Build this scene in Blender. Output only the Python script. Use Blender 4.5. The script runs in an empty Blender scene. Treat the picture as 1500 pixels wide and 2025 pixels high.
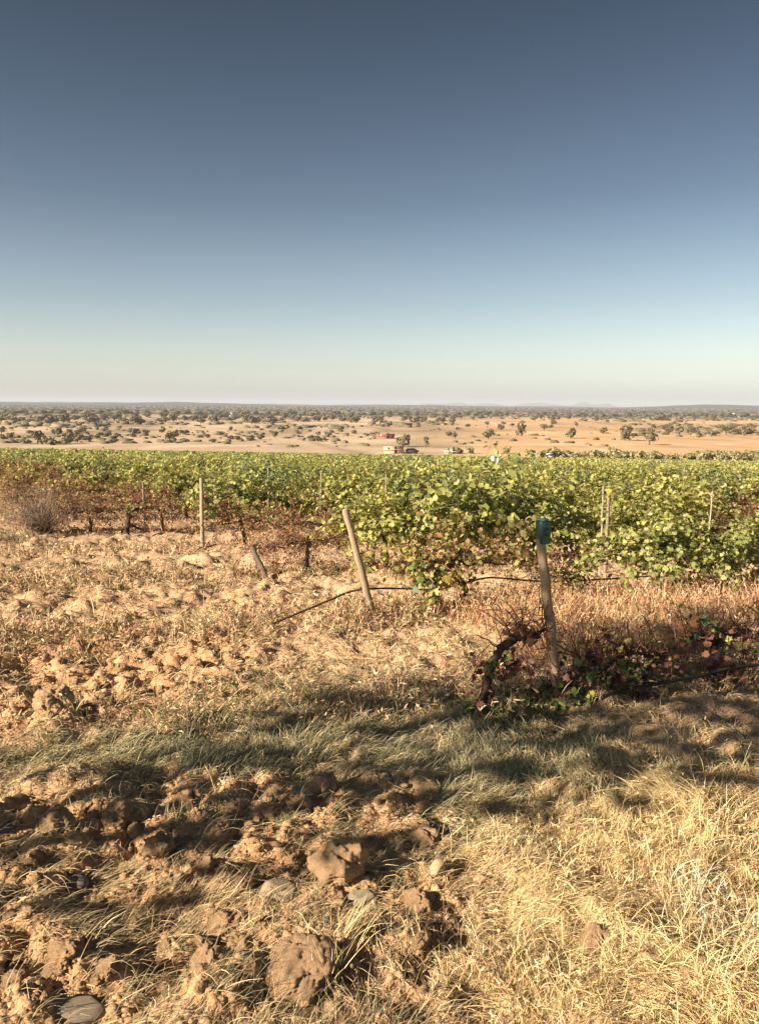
import bpy, math, random
import numpy as np
from mathutils import Vector, Matrix

rng = np.random.default_rng(11)
random.seed(11)
SC = bpy.context.scene
COL = SC.collection
rad = math.radians

# ------------------------------------------------------------------ camera
F = 1559.0                        # focal length in photo pixels (1500 x 2025)
PITCH, ROLL, EYE = rad(7.6), rad(0.28), 1.65
cd = bpy.data.cameras.new('camera')
cam = bpy.data.objects.new('camera', cd)
COL.objects.link(cam)
cd.sensor_fit = 'VERTICAL'
cd.sensor_height = 36.0
cd.sensor_width = 36.0
cd.lens = 36.0 * F / 2025.0
cd.clip_start, cd.clip_end = 0.05, 60000
CAMR = Matrix.Rotation(math.pi / 2 - PITCH, 3, 'X') @ Matrix.Rotation(ROLL, 3, 'Z')
cam.matrix_world = Matrix.Translation((0, 0, EYE)) @ CAMR.to_4x4()
SC.camera = cam

# ------------------------------------------------------------------ sky, sun, exposure
SUN_EL = rad(24.5)
SUN_TO = Vector((-0.865, -0.50, 0)).normalized()        # horizontal direction towards the sun
world = bpy.data.worlds.new('World')
SC.world = world
world.use_nodes = True
wn, wl = world.node_tree.nodes, world.node_tree.links
wn.clear()
sky = wn.new('ShaderNodeTexSky')
sky.sky_type = 'NISHITA'
sky.sun_disc = False
sky.sun_elevation = SUN_EL
sky.sun_rotation = math.atan2(SUN_TO.x, SUN_TO.y)
sky.altitude = 200
sky.air_density = 1.0
sky.dust_density = 2.2
sky.ozone_density = 1.0
hs = wn.new('ShaderNodeHueSaturation')
hs.inputs['Saturation'].default_value = 0.88
hs.inputs['Value'].default_value = 1.0
bg = wn.new('ShaderNodeBackground')
bg.inputs['Strength'].default_value = 0.14
wo = wn.new('ShaderNodeOutputWorld')
wl.new(sky.outputs[0], hs.inputs['Color'])
# the blue deepens with height above the horizon, the same all round
tcw = wn.new('ShaderNodeTexCoord')
sxyz = wn.new('ShaderNodeSeparateXYZ')
wl.new(tcw.outputs['Generated'], sxyz.inputs[0])
ramp = wn.new('ShaderNodeValToRGB')
ramp.color_ramp.interpolation = 'B_SPLINE'
el_ = ramp.color_ramp.elements
el_[0].position, el_[0].color = 0.0, (.63, .68, .76, 1)
el_[1].position, el_[1].color = 0.45, (.036, .050, .060, 1)
for p_, c_ in ((.05, (.43, .418, .415)), (.125, (.270, .280, .280)), (.24, (.132, .150, .164))):
    e_ = el_.new(p_)
    e_.color = (*c_, 1)
wl.new(sxyz.outputs['Z'], ramp.inputs[0])
mulw = wn.new('ShaderNodeMix')
mulw.data_type, mulw.blend_type = 'RGBA', 'MULTIPLY'
mulw.inputs['Factor'].default_value = 1.0
wl.new(hs.outputs[0], mulw.inputs['A'])
wl.new(ramp.outputs['Color'], mulw.inputs['B'])
wl.new(mulw.outputs['Result'], bg.inputs['Color'])
wl.new(bg.outputs[0], wo.inputs['Surface'])

sd = bpy.data.lights.new('sun', 'SUN')
sun = bpy.data.objects.new('sun', sd)
COL.objects.link(sun)
sd.energy = 3.5
sd.angle = rad(0.55)
sd.color = (1.0, 0.835, 0.63)
LD = Vector((-SUN_TO.x * math.cos(SUN_EL), -SUN_TO.y * math.cos(SUN_EL), -math.sin(SUN_EL)))
sun.rotation_euler = LD.to_track_quat('-Z', 'Y').to_euler()
sun.location = (-30, -20, 30)

SC.view_settings.view_transform = 'Standard'
SC.view_settings.look = 'None'
SC.view_settings.exposure = 1.80
SC.view_settings.gamma = 1
SC.view_settings.use_curve_mapping = False
SC.render.engine = 'CYCLES'
SC.cycles.use_denoising = True
SC.cycles.max_bounces = 5
SC.cycles.volume_bounces = 0
SC.cycles.transparent_max_bounces = 6

# ------------------------------------------------------------------ helpers
def hash2(xi, yi, seed):
    h = (xi.astype(np.int64) * 374761393 + yi.astype(np.int64) * 668265263 + seed * 1442695041) & 0xffffffff
    h = ((h ^ (h >> 13)) * 1274126177) & 0xffffffff
    h = ((h ^ (h >> 16)) * 2246822519) & 0xffffffff
    return (h ^ (h >> 15)).astype(np.float64) / 4294967296.0

def perlin(x, y, seed=0):
    x0, y0 = np.floor(x), np.floor(y)
    fx, fy = x - x0, y - y0
    u, v = fx * fx * fx * (fx * (fx * 6 - 15) + 10), fy * fy * fy * (fy * (fy * 6 - 15) + 10)
    def g(dx, dy):
        a = hash2(x0 + dx, y0 + dy, seed) * 6.2831853
        return np.cos(a) * (fx - dx) + np.sin(a) * (fy - dy)
    a = g(0, 0) * (1 - u) + g(1, 0) * u
    b = g(0, 1) * (1 - u) + g(1, 1) * u
    return (a * (1 - v) + b * v) * 1.5

def fbm(x, y, seed=0, octv=4, gain=0.5):
    s, a, t = 0, 1.0, 0
    for i in range(octv):
        s = s + a * perlin(x * 2 ** i + 17.3 * i, y * 2 ** i - 9.1 * i, seed + i)
        t += a
        a *= gain
    return s / t

def worley(x, y, seed=0):
    x0, y0 = np.floor(x), np.floor(y)
    best = np.full(np.shape(x), 9.0)
    idv = np.zeros(np.shape(x))
    for dx in (-1, 0, 1):
        for dy in (-1, 0, 1):
            cx, cy = x0 + dx, y0 + dy
            px = cx + 0.15 + 0.7 * hash2(cx, cy, seed)
            py = cy + 0.15 + 0.7 * hash2(cx, cy, seed + 5)
            d = (px - x) ** 2 + (py - y) ** 2
            m = d < best
            best = np.where(m, d, best)
            idv = np.where(m, hash2(cx, cy, seed + 9), idv)
    return np.sqrt(best), idv

def sstep(a, b, v):
    t = np.clip((v - a) / (b - a), 0, 1)
    return t * t * (3 - 2 * t)

PLAIN = -11.0
def base(x, y):
    """the lie of the land without its small relief"""
    x, y = np.asarray(x, float), np.asarray(y, float)
    ramp = 0.5 * ((y - 1.2) + np.sqrt((y - 1.2) ** 2 + 1.5)) - 0.24
    zn = -0.056 * ramp - 0.012 * x * sstep(0, 12, y) 
    zn = np.where(y < 0, np.maximum(zn, 0.0), zn)
    t = sstep(158, 215, y + 0.12 * x)
    r = np.hypot(x, y)
    zp = PLAIN + 2.0 * fbm(x / 310, y / 310, 40, 3) * sstep(230, 600, r)
    zp = zp + sstep(2300, 5200, r) * (27 + 20 * fbm(x / 800, y / 1500, 44, 4) + 14 * np.exp(-((x - 1620 * r / 4200) / (210 * r / 4200)) ** 2) * sstep(3600, 4400, r)
                                      - 13 * sstep(-0.25, 0.12, x / (np.abs(y) + 1)) + 4 * sstep(.2, .4, x / (np.abs(y) + 1)))
    zb = np.minimum(0.0, 0.0 * y)
    z = zn * (1 - t) + zp * t
    z = np.where(y < -3, zb, z)
    back = sstep(150, 260, -y)
    return z * (1 - back) + PLAIN * back

def ray(px, py):
    d = CAMR @ Vector(((px - 750) / F, (1012.5 - py) / F, -1))
    return d.normalized()

_T = np.geomspace(0.6, 9000, 2200)
def at(px, py, h=0.0):
    """the ground point (raised by h) seen at a photo pixel"""
    d = ray(px, py)
    X, Y, Z = d.x * _T, d.y * _T, EYE + d.z * _T
    g = Z - base(X, Y) - h
    i = int(np.argmax(g < 0)) if (g < 0).any() else len(_T) - 1
    i = max(i, 1)
    a = g[i - 1] / (g[i - 1] - g[i] + 1e-9)
    t = _T[i - 1] + (_T[i] - _T[i - 1]) * min(max(a, 0), 1)
    return Vector((d.x * t, d.y * t, EYE + d.z * t))

def at_plane(px, py, p0, r):
    """the point seen at a photo pixel on the upright plane through p0 along r"""
    d = ray(px, py)
    n = Vector((-r[1], r[0], 0))
    t = (Vector((p0[0], p0[1], 0)) - Vector((0, 0, EYE))).dot(n) / d.dot(n)
    return Vector((d.x * t, d.y * t, EYE + d.z * t))

class Blobs:
    def __init__(self, rows):
        self.b = []
        for px, py, sx, sy, w in rows:
            p = at(px, py)
            self.b.append((p.x, p.y, sx, sy, w))
    def __call__(self, x, y):
        s = 0
        for bx, by, sx, sy, w in self.b:
            s = s + w * np.exp(-(((x - bx) / sx) ** 2 + ((y - by) / sy) ** 2))
        return np.clip(s, 0, 1)

# tilled, cloddy soil / matted straw / grey-green grass / rusty dry weeds, as patches of the ground
M_CLOD = Blobs([(120, 1900, .55, .45, 1), (420, 1950, .55, .40, 1), (620, 1900, .40, .35, .9), (350, 1700, .6, .5, .9), (680, 1620, .45, .5, 1), (150, 1200, 1.2, .6, .45), (450, 1190, .8, .5, .4), (850, 1220, .7, .5, .4), (300, 1850, .8, .6, 1), (500, 1600, .5, .4, .7),
                (120, 1650, .5, .5, .9), (820, 1750, .28, .3, .8), (150, 1310, .9, .8, 1), (380, 1310, .6, .7, .9), (250, 1270, .7, .6, .7), (60, 1420, .5, .5, .8), (330, 1400, .5, .4, .6)])
M_STRAW = Blobs([(1300, 1900, .8, .7, 1), (1050, 1950, .5, .5, .9), (1420, 1650, .6, .7, 1), (1100, 1720, .5, .4, .7), (520, 1400, .8, .5, .8),
                 (250, 1150, 1.6, 1.2, .8), (800, 1290, 1.0, .6, .7), (60, 1100, 1.3, 1.6, .8)])
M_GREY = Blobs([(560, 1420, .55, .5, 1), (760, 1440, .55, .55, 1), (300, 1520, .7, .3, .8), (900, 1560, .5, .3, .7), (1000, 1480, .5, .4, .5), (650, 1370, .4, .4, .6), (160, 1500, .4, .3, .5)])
M_RUST = Blobs([(1150, 1200, .6, .9, 1), (1290, 1200, .7, .8, .8), (700, 1210, .35, .5, .7), (1000, 1120, .8, .9, .8), (1400, 1180, .6, .8, .5), (560, 1090, .9, 1.2, .3), (300, 1030, 1.4, 2.0, .3),
                (60, 940, 2.5, 4, 1.0), (1080, 1500, .5, .2, .6)])

def relief(x, y):
    r = np.hypot(x, y)
    near = 1 - sstep(14, 24, r)
    C = M_CLOD(x, y)
    C = np.clip(C * (0.75 + 0.9 * fbm(x * 1.7, y * 1.7, 3, 2)), 0, 1)
    wx = x + 0.03 * perlin(x * 9, y * 9, 71) + .014 * perlin(x * 31, y * 31, 73)
    wy = y + 0.03 * perlin(x * 9, y * 9, 72) + .014 * perlin(x * 31, y * 31, 74)
    f1, i1 = worley(wx / 0.14, wy / 0.14, 21)
    f2, i2 = worley(wx / 0.06, wy / 0.06, 22)
    f3, i3 = worley(wx / 0.027, wy / 0.027, 23)
    lump = (0.030 + 0.065 * i1) * np.clip(1 - f1 ** 2 * 1.5, 0, 1) + 0.018 * (0.1 + i2) * np.clip(1 - f2 ** 2 * 1.5, 0, 1) + 0.005 * i3 * np.clip(1 - f3 ** 2 * 1.5, 0, 1) + .016 * fbm(x * 13, y * 13, 75, 4, .65)
    far_ = sstep(3.2, 6.5, r)
    h = 0.06 * fbm(x * 1.1, y * 1.1, 5, 2) + (0.075 + .03 * far_) * fbm(x * 2.7, y * 2.7, 7, 3) + .05 * far_ * np.maximum(fbm(x * 1.9 + 4, y * 4.2, 9, 3) - .08, 0) * 1.6 + .03 * far_ * fbm(x * 7, y * 9, 12, 3)
    h = h + C * (lump - 0.03) + (1 - C) * (0.30 * lump + 0.012 * perlin(x * 11, y * 11, 8))
    return h * near

def H(x, y):
    return base(x, y) + relief(x, y)

GX0, GX1, GY0, GY1, GR = -9.0, 9.0, 0.9, 21.0, 0.02
_gx, _gy = np.arange(GX0, GX1, GR), np.arange(GY0, GY1, GR)
_G = H(*np.meshgrid(_gx, _gy))
def Hg(x, y):
    """fast look-up of the ground height"""
    x, y = np.asarray(x, float), np.asarray(y, float)
    fx, fy = (x - GX0) / GR, (y - GY0) / GR
    ok = (fx > 0) & (fx < len(_gx) - 2) & (fy > 0) & (fy < len(_gy) - 2)
    ix, iy = np.clip(fx, 0, len(_gx) - 2).astype(int), np.clip(fy, 0, len(_gy) - 2).astype(int)
    u, v = np.clip(fx - ix, 0, 1), np.clip(fy - iy, 0, 1)
    z = (_G[iy, ix] * (1 - u) + _G[iy, ix + 1] * u) * (1 - v) + (_G[iy + 1, ix] * (1 - u) + _G[iy + 1, ix + 1] * u) * v
    if ok.all():
        return z
    return np.where(ok, z, base(x, y))

def on(px, py, h=0.0):
    p = at(px, py)
    return Vector((p.x, p.y, float(Hg(p.x, p.y)) + h))

# ---- meshes from arrays
def np_mesh(name, V, faces, tint=None, smooth=False):
    """V (n,3); faces: list of (m,k) index arrays; tint (n,3)"""
    me = bpy.data.meshes.new(name)
    V = np.asarray(V, np.float32)
    if not isinstance(faces, list):
        faces = [faces]
    faces = [np.asarray(f, np.int32) for f in faces if len(f)]
    nl = sum(f.size for f in faces)
    npoly = sum(len(f) for f in faces)
    me.vertices.add(len(V))
    me.vertices.foreach_set('co', V.ravel())
    me.loops.add(nl)
    me.loops.foreach_set('vertex_index', np.concatenate([f.ravel() for f in faces]))
    me.polygons.add(npoly)
    tot = np.concatenate([np.full(len(f), f.shape[1], np.int32) for f in faces])
    me.polygons.foreach_set('loop_start', np.concatenate([[0], np.cumsum(tot)[:-1]]).astype(np.int32))
    me.update(calc_edges=True)
    if smooth:
        me.polygons.foreach_set('use_smooth', np.ones(npoly, bool))
    if tint is not None:
        a = me.color_attributes.new('tint', 'FLOAT_COLOR', 'POINT')
        c = np.ones((len(V), 4), np.float32)
        c[:, :3] = tint
        a.data.foreach_set('color', c.ravel())
    me.validate()
    return me

class MB:
    """collects shapes for one mesh"""
    def __init__(self):
        self.V, self.F3, self.F4, self.T, self.n = [], [], [], [], 0
    def add(self, V, F3=None, F4=None, tint=(1, 1, 1)):
        V = np.asarray(V, float).reshape(-1, 3)
        self.V.append(V)
        t = np.asarray(tint, float)
        self.T.append(np.broadcast_to(t, (len(V), 3)) if t.ndim == 1 else t)
        if F3 is not None and len(F3):
            self.F3.append(np.asarray(F3) + self.n)
        if F4 is not None and len(F4):
            self.F4.append(np.asarray(F4) + self.n)
        self.n += len(V)
        return self
    def tube(self, path, rads, sides=6, tint=(1, 1, 1), cap=True, squash=None):
        path = np.asarray([tuple(p) for p in path], float)
        rads = np.broadcast_to(np.asarray(rads, float), (len(path),))
        d = np.gradient(path, axis=0)
        d /= np.linalg.norm(d, axis=1)[:, None] + 1e-9
        ref = np.where(np.abs(d[:, 2:3]) > 0.9, np.array([[1.0, 0, 0]]), np.array([[0, 0, 1.0]]))
        if len(path) > 1:
            ref[:] = ref[len(ref) // 2]
        a = np.cross(d, ref)
        a /= np.linalg.norm(a, axis=1)[:, None] + 1e-9
        b = np.cross(d, a)
        th = np.arange(sides) * 2 * math.pi / sides
        V = path[:, None, :] + rads[:, None, None] * (np.cos(th)[None, :, None] * a[:, None, :] + np.sin(th)[None, :, None] * b[:, None, :])
        n = len(path)
        q = []
        for i in range(n - 1):
            for j in range(sides):
                k = (j + 1) % sides
                q.append((i * sides + j, i * sides + k, (i + 1) * sides + k, (i + 1) * sides + j))
        V = V.reshape(-1, 3)
        f3 = []
        if cap:
            V = np.vstack([V, path[0], path[-1]])
            for j in range(sides):
                k = (j + 1) % sides
                f3.append((n * sides, k, j))
                f3.append((n * sides + 1, (n - 1) * sides + j, (n - 1) * sides + k))
        return self.add(V, f3, q, tint)
    def box(self, c, s, rz=0.0, tint=(1, 1, 1), taper=1.0, rx=0.0):
        sx, sy, sz = s[0] / 2, s[1] / 2, s[2] / 2
        V = np.array([(x * (taper if z > 0 else 1), y * (taper if z > 0 else 1), z) for z in (-sz, sz) for x, y in ((-sx, -sy), (sx, -sy), (sx, sy), (-sx, sy))])
        M = np.array((Matrix.Rotation(rz, 3, 'Z') @ Matrix.Rotation(rx, 3, 'X')))
        V = V @ M.T + np.array(c)
        return self.add(V, None, [(3, 2, 1, 0), (4, 5, 6, 7), (0, 1, 5, 4), (1, 2, 6, 5), (2, 3, 7, 6), (3, 0, 4, 7)], tint)
    def build(self, name, material, parent=None, smooth=False):
        return link(name, self.mesh(name, smooth), material, parent)
    def mesh(self, name, smooth=False):
        fs = []
        if self.F3:
            fs.append(np.vstack(self.F3))
        if self.F4:
            fs.append(np.vstack(self.F4))
        return np_mesh(name, np.vstack(self.V), fs, np.vstack(self.T), smooth)

def link(name, me, material, parent=None):
    if material is not None and not len(me.materials):
        me.materials.append(material)
    o = bpy.data.objects.new(name, me)
    COL.objects.link(o)
    if parent is not None:
        o.parent = parent
    return o

def tag(o, label=None, cat=None, group=None, kind=None):
    if label:
        o['label'] = label
    if cat:
        o['category'] = cat
    if group:
        o['group'] = group
    if kind:
        o['kind'] = kind
    return o

def empty(name, loc, rz=0.0, label=None, cat=None, group=None, scale=1.0):
    o = bpy.data.objects.new(name, None)
    COL.objects.link(o)
    o.empty_display_size = 0.1
    o.location = loc
    o.rotation_euler = (0, 0, rz)
    o.scale = (scale,) * 3 if not hasattr(scale, '__len__') else scale
    return tag(o, label, cat, group)

# ---- materials
def mat(name, color=(.5, .5, .5), rough=.8, spec=.25, tint=False, noise=None, bump=None, translucent=0.0, metal=0.0, coords='Object'):
    """noise = (scale, low, high[, stretch]) multiplies the colour; bump = (scale, strength, distance)"""
    m = bpy.data.materials.new(name)
    m.use_nodes = True
    N, L = m.node_tree.nodes, m.node_tree.links
    b = N['Principled BSDF']
    b.inputs['Roughness'].default_value = rough
    b.inputs['Specular IOR Level'].default_value = spec
    b.inputs['Metallic'].default_value = metal
    if tint:
        a = N.new('ShaderNodeAttribute')
        a.attribute_name = 'tint'
        c = a.outputs['Color']
    else:
        rgb = N.new('ShaderNodeRGB')
        rgb.outputs[0].default_value = (*color, 1)
        c = rgb.outputs[0]
    tc = N.new('ShaderNodeTexCoord')
    for ns in ([noise] if noise and not isinstance(noise, list) else noise or []):
        mp = N.new('ShaderNodeMapping')
        mp.inputs['Scale'].default_value = ns[3] if len(ns) > 3 else (1, 1, 1)
        L.new(tc.outputs[coords], mp.inputs[0])
        nz = N.new('ShaderNodeTexNoise')
        nz.inputs['Scale'].default_value = ns[0]
        nz.inputs['Detail'].default_value = 6
        nz.inputs['Roughness'].default_value = .65
        L.new(mp.outputs[0], nz.inputs['Vector'])
        mr = N.new('ShaderNodeMapRange')
        mr.inputs[1].default_value, mr.inputs[2].default_value = .3, .7
        mr.inputs[3].default_value, mr.inputs[4].default_value = ns[1], ns[2]
        L.new(nz.outputs[0], mr.inputs[0])
        mx = N.new('ShaderNodeVectorMath')
        mx.operation = 'SCALE'
        L.new(c, mx.inputs[0])
        L.new(mr.outputs[0], mx.inputs['Scale'])
        c = mx.outputs[0]
    L.new(c, b.inputs['Base Color'])
    if bump:
        nz = N.new('ShaderNodeTexNoise')
        nz.inputs['Scale'].default_value = bump[0]
        nz.inputs['Detail'].default_value = 8
        nz.inputs['Roughness'].default_value = .7
        L.new(tc.outputs[coords], nz.inputs['Vector'])
        bp = N.new('ShaderNodeBump')
        bp.inputs['Strength'].default_value = bump[1]
        bp.inputs['Distance'].default_value = bump[2]
        L.new(nz.outputs[0], bp.inputs['Height'])
        L.new(bp.outputs[0], b.inputs['Normal'])
    if translucent:
        tr = N.new('ShaderNodeBsdfTranslucent')
        L.new(c, tr.inputs['Color'])
        ms = N.new('ShaderNodeMixShader')
        ms.inputs[0].default_value = translucent
        L.new(b.outputs[0], ms.inputs[1])
        L.new(tr.outputs[0], ms.inputs[2])
        L.new(ms.outputs[0], N['Material Output'].inputs['Surface'])
    return m

M_SOIL = mat('soil', tint=True, rough=.95, spec=.1, noise=[(9, .82, 1.2), (70, .72, 1.25)], bump=(110, .8, .012))
M_PLAIN = mat('dry_plain', tint=True, rough=.95, spec=.05, noise=[(.012, .88, 1.12, (1, .45, 1)), (.09, .86, 1.12, (1, .5, 1))])
M_STONE = mat('stone', tint=True, rough=.85, spec=.25, noise=[(14, .75, 1.2), (80, .85, 1.12)], bump=(60, .5, .01))
M_CLODM = mat('clod_earth', tint=True, rough=.97, spec=.05, noise=[(12, .78, 1.2), (60, .75, 1.2)], bump=(90, 1.0, .02))
M_GRASS = mat('dry_grass', tint=True, rough=.7, spec=.2, translucent=.12)
M_LEAF = mat('vine_leaf', tint=True, rough=.6, spec=.2, translucent=.35)
M_BARK = mat('vine_bark', tint=True, rough=.95, spec=.1, noise=[(30, .6, 1.4, (1, 1, .25))], bump=(60, 1.0, .01))
M_CANE = mat('vine_cane', tint=True, rough=.8, spec=.2)
M_WOOD = mat('weathered_wood', tint=True, rough=.85, spec=.2, noise=[(5, .75, 1.2, (1, 1, .3)), (60, .75, 1.2, (1, 1, .06))], bump=(70, .6, .006))
M_PLASTIC = mat('green_plastic', (.012, .070, .068), rough=.4, spec=.45, noise=(20, .8, 1.2))
M_CAPGREY = mat('grey_cap', (.16, .19, .22), rough=.5, noise=(40, .8, 1.2))
M_HOSE = mat('black_hose', (.03, .024, .022), rough=.6, spec=.3, noise=(40, .7, 1.4))
M_STEEL = mat('galvanised_steel', (.50, .50, .48), rough=.5, spec=.5, metal=.3, noise=(40, .8, 1.15))
M_WHITE = mat('white_paint', (.78, .77, .72), rough=.6, noise=(6, .9, 1.05))
M_TREELEAF = mat('tree_foliage', tint=True, rough=.7, spec=.15, translucent=.1)
M_ROOF = mat('red_roof', (.34, .115, .10), rough=.75, noise=(1.5, .75, 1.25))
M_SALMON = mat('salmon_roof', (.58, .36, .26), rough=.8, noise=(1.5, .8, 1.2))
M_DARK = mat('dark_opening', (.02, .02, .02), rough=.6)
M_GLASS = mat('window_glass', (.02, .025, .03), rough=.1, spec=.6)
M_TYRE = mat('tyre_rubber', (.02, .02, .02), rough=.9)
M_CARGREY = mat('grey_car_paint', (.10, .10, .11), rough=.35, spec=.5)
M_HILL = mat('far_hill', (.07, .075, .06), rough=1, spec=0, noise=(.004, .8, 1.2))

# ------------------------------------------------------------------ ground, plain, hills
def ground_tint(x, y):
    r = np.hypot(x, y)
    C, S, G, R = M_CLOD(x, y), M_STRAW(x, y), M_GREY(x, y), M_RUST(x, y)
    soil = np.array([.58, .35, .19])
    straw = np.array([.44, .315, .185])
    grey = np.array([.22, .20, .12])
    rust = np.array([.44, .275, .185])
    n = fbm(x * 2.3, y * 2.3, 31, 3)
    wS = np.clip(S * (.8 + n), 0, 1)[..., None]
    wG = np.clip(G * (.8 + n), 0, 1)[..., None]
    wR = np.clip(R * (.8 + n), 0, 1)[..., None]
    wC = np.clip(C, 0, 1)[..., None]
    c = np.ones(x.shape + (3,)) * np.array([.56, .385, .25])
    c = c * (1 - wS) + straw * wS
    c = c * (1 - wR * .8) + rust * wR * .8
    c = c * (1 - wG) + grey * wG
    c = c * (1 - wC) + soil * wC
    # vineyard soil further off
    v = sstep(12, 22, r)[..., None]
    c = c * (1 - v) + np.array([.36, .24, .13]) * v
    # plain: pale straw on the left, orange stubble on the right, scrub streaks
    lat = x / (np.abs(y) + 1)
    pale, orange = np.array([.56, .43, .30]), np.array([.63, .42, .235])
    o = sstep(-.02, .22, lat + .06 * fbm(x / 90, y / 90, 61, 2))[..., None]
    p = pale * (1 - o) + orange * o
    p = p * (1 + .16 * fbm(x / 35, y / 26, 67, 4) + .12 * sstep(.1, .3, fbm(x / 25, y / 120, 69, 2)))[..., None]
    # parcels of stubble, fallow and pasture, and a couple of tracks
    pu, pv = x / 150 + .25 * perlin(x / 200, y / 200, 93), y / 85 + .3 * perlin(x / 140, y / 300, 94)
    tone = hash2(np.floor(pu), np.floor(pv), 95)
    edge = np.minimum(np.abs(pv - np.round(pv)) * 85, np.abs(pu - np.round(pu)) * 150)
    p = p * (.86 + .24 * tone)[..., None] * (1 - .10 * ((tone * 7) % 1))[..., None]
    p = p * (1 - .28 * np.exp(-(edge / 2.2) ** 2))[..., None]
    trk = np.exp(-((y - 262 - .16 * x - 9 * perlin(x / 70, x * 0, 96)) / 1.6) ** 2) + np.exp(-((x - 52 - .06 * y - 8 * perlin(y / 90, y * 0, 97)) / 1.5) ** 2)
    p = p + (np.array([.68, .56, .42]) - p) * np.clip(trk, 0, .8)[..., None]
    sc = sstep(.05, .35, fbm(x / 60, y / 160, 63, 4)) * (1 - .65 * o[..., 0] * (1 - sstep(560, 760, r)))
    p = p * (1 - .42 * sc[..., None]) + np.array([.13, .10, .06]) * .42 * sc[..., None]
    wood = sstep(1000, 1350, r + 420 * fbm(x / 500, y / 900, 65, 3))[..., None]
    p = p * (1 - wood) + np.array([.075, .072, .065]) * wood
    t = sstep(165, 200, y + .12 * x)[..., None]
    return c * (1 - t) + p * t

def polar(th, rr):
    T, R = np.meshgrid(th, rr)
    x, y = R * np.sin(T), R * np.cos(T)
    return x, y

fine = np.linspace(rad(-35), rad(35), 420)
coarse = np.linspace(rad(36), rad(324), 59)[1:]
TH = np.concatenate([fine, coarse])
RR = np.concatenate([np.geomspace(1.0, 6, 400)[:-1], np.geomspace(6, 24, 210)[:-1], np.geomspace(24, 190, 70)])
RF = np.geomspace(190, 15500, 130)
def sheet(name, rr, m, label, cap=False):
    x, y = polar(TH, rr)
    z = H(x, y)
    nr, nt = x.shape
    V = np.stack([x, y, z], -1).reshape(-1, 3)
    T = ground_tint(x, y).reshape(-1, 3)
    i, j = np.meshgrid(np.arange(nr - 1), np.arange(nt), indexing='ij')
    k = (j + 1) % nt
    q = np.stack([i * nt + j, i * nt + k, (i + 1) * nt + k, (i + 1) * nt + j], -1).reshape(-1, 4)[:, ::-1]
    fs = [q]
    if cap:
        V = np.vstack([V, [[0, 0, float(H(np.array([0.]), np.array([0.]))[0])]]])
        T = np.vstack([T, [[.42, .30, .18]]])
        fs.append(np.array([(nr * nt, a, (a + 1) % nt) for a in range(nt)])[:, ::-1])
    o = link(name, np_mesh(name, V, fs, T, True), m)
    return tag(o, label, None, None, 'structure')
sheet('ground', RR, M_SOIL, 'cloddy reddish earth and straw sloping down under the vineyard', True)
sheet('plain', RF, M_PLAIN, 'dry tan plain with orange stubble fields stretching to the horizon')

def far_ridge(name, dist, spans, m, label, a0, a1, depth):
    th = np.linspace(a0, a1, 160)
    prof = np.zeros_like(th)
    for px, w, hgt in spans:
        a = math.atan((px - 750) / F)
        prof = np.maximum(prof, hgt * np.exp(-((th - a) / w) ** 2))
    prof = prof * (1 + .25 * fbm(th * 60, th * 0, 91, 3))
    rows = []
    for d, s in ((0, 0), (.3, .7), (.5, 1), (.7, .75), (1, 0)):
        rr = dist + depth * d
        rows.append(np.stack([rr * np.sin(th), rr * np.cos(th), PLAIN - 5 + (prof + 6) * s], -1))
    V = np.concatenate(rows)
    n = len(th)
    q = [(i * n + j, i * n + j + 1, (i + 1) * n + j + 1, (i + 1) * n + j) for i in range(4) for j in range(n - 1)]
    return tag(link(name, np_mesh(name, V, np.array(q), None, True), m), label, None, None, 'structure')
far_ridge('far_hills', 11500, [(900, .022, 92), (960, .03, 80), (850, .02, 76), (1060, .035, 88), (1150, .02, 94), (1190, .015, 80), (130, .06, 70), (690, .03, 60)], M_HILL,
          'faint blue hills on the horizon beyond the plain', rad(-40), rad(40), 2500)

# ------------------------------------------------------------------ vine rows: where they are
RDIR = Vector((0.929, 0.37, 0)).normalized()
_p1, _p2 = at(1100, 1388), at(735, 1222)
ROWSTEP = (_p2 - _p1)
ROWSTEP.z = 0
def row_origin(k):
    p = _p1 + ROWSTEP * k
    return Vector((p.x, p.y, 0))
RANG = math.atan2(RDIR.y, RDIR.x)
ORD = ['first', 'second', 'third', 'fourth', 'fifth', 'sixth', 'seventh', 'eighth', 'ninth', 'tenth', 'eleventh', 'twelfth', 'thirteenth', 'fourteenth', 'fifteenth', 'sixteenth',
       'seventeenth', 'eighteenth', 'nineteenth', 'twentieth']
def ordn(k):
    return ORD[k] if k < len(ORD) else ('twenty-' + ORD[k - 20] if k < 29 else 'thirtieth' if k == 29 else 'thirty-' + ORD[k - 30])

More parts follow.
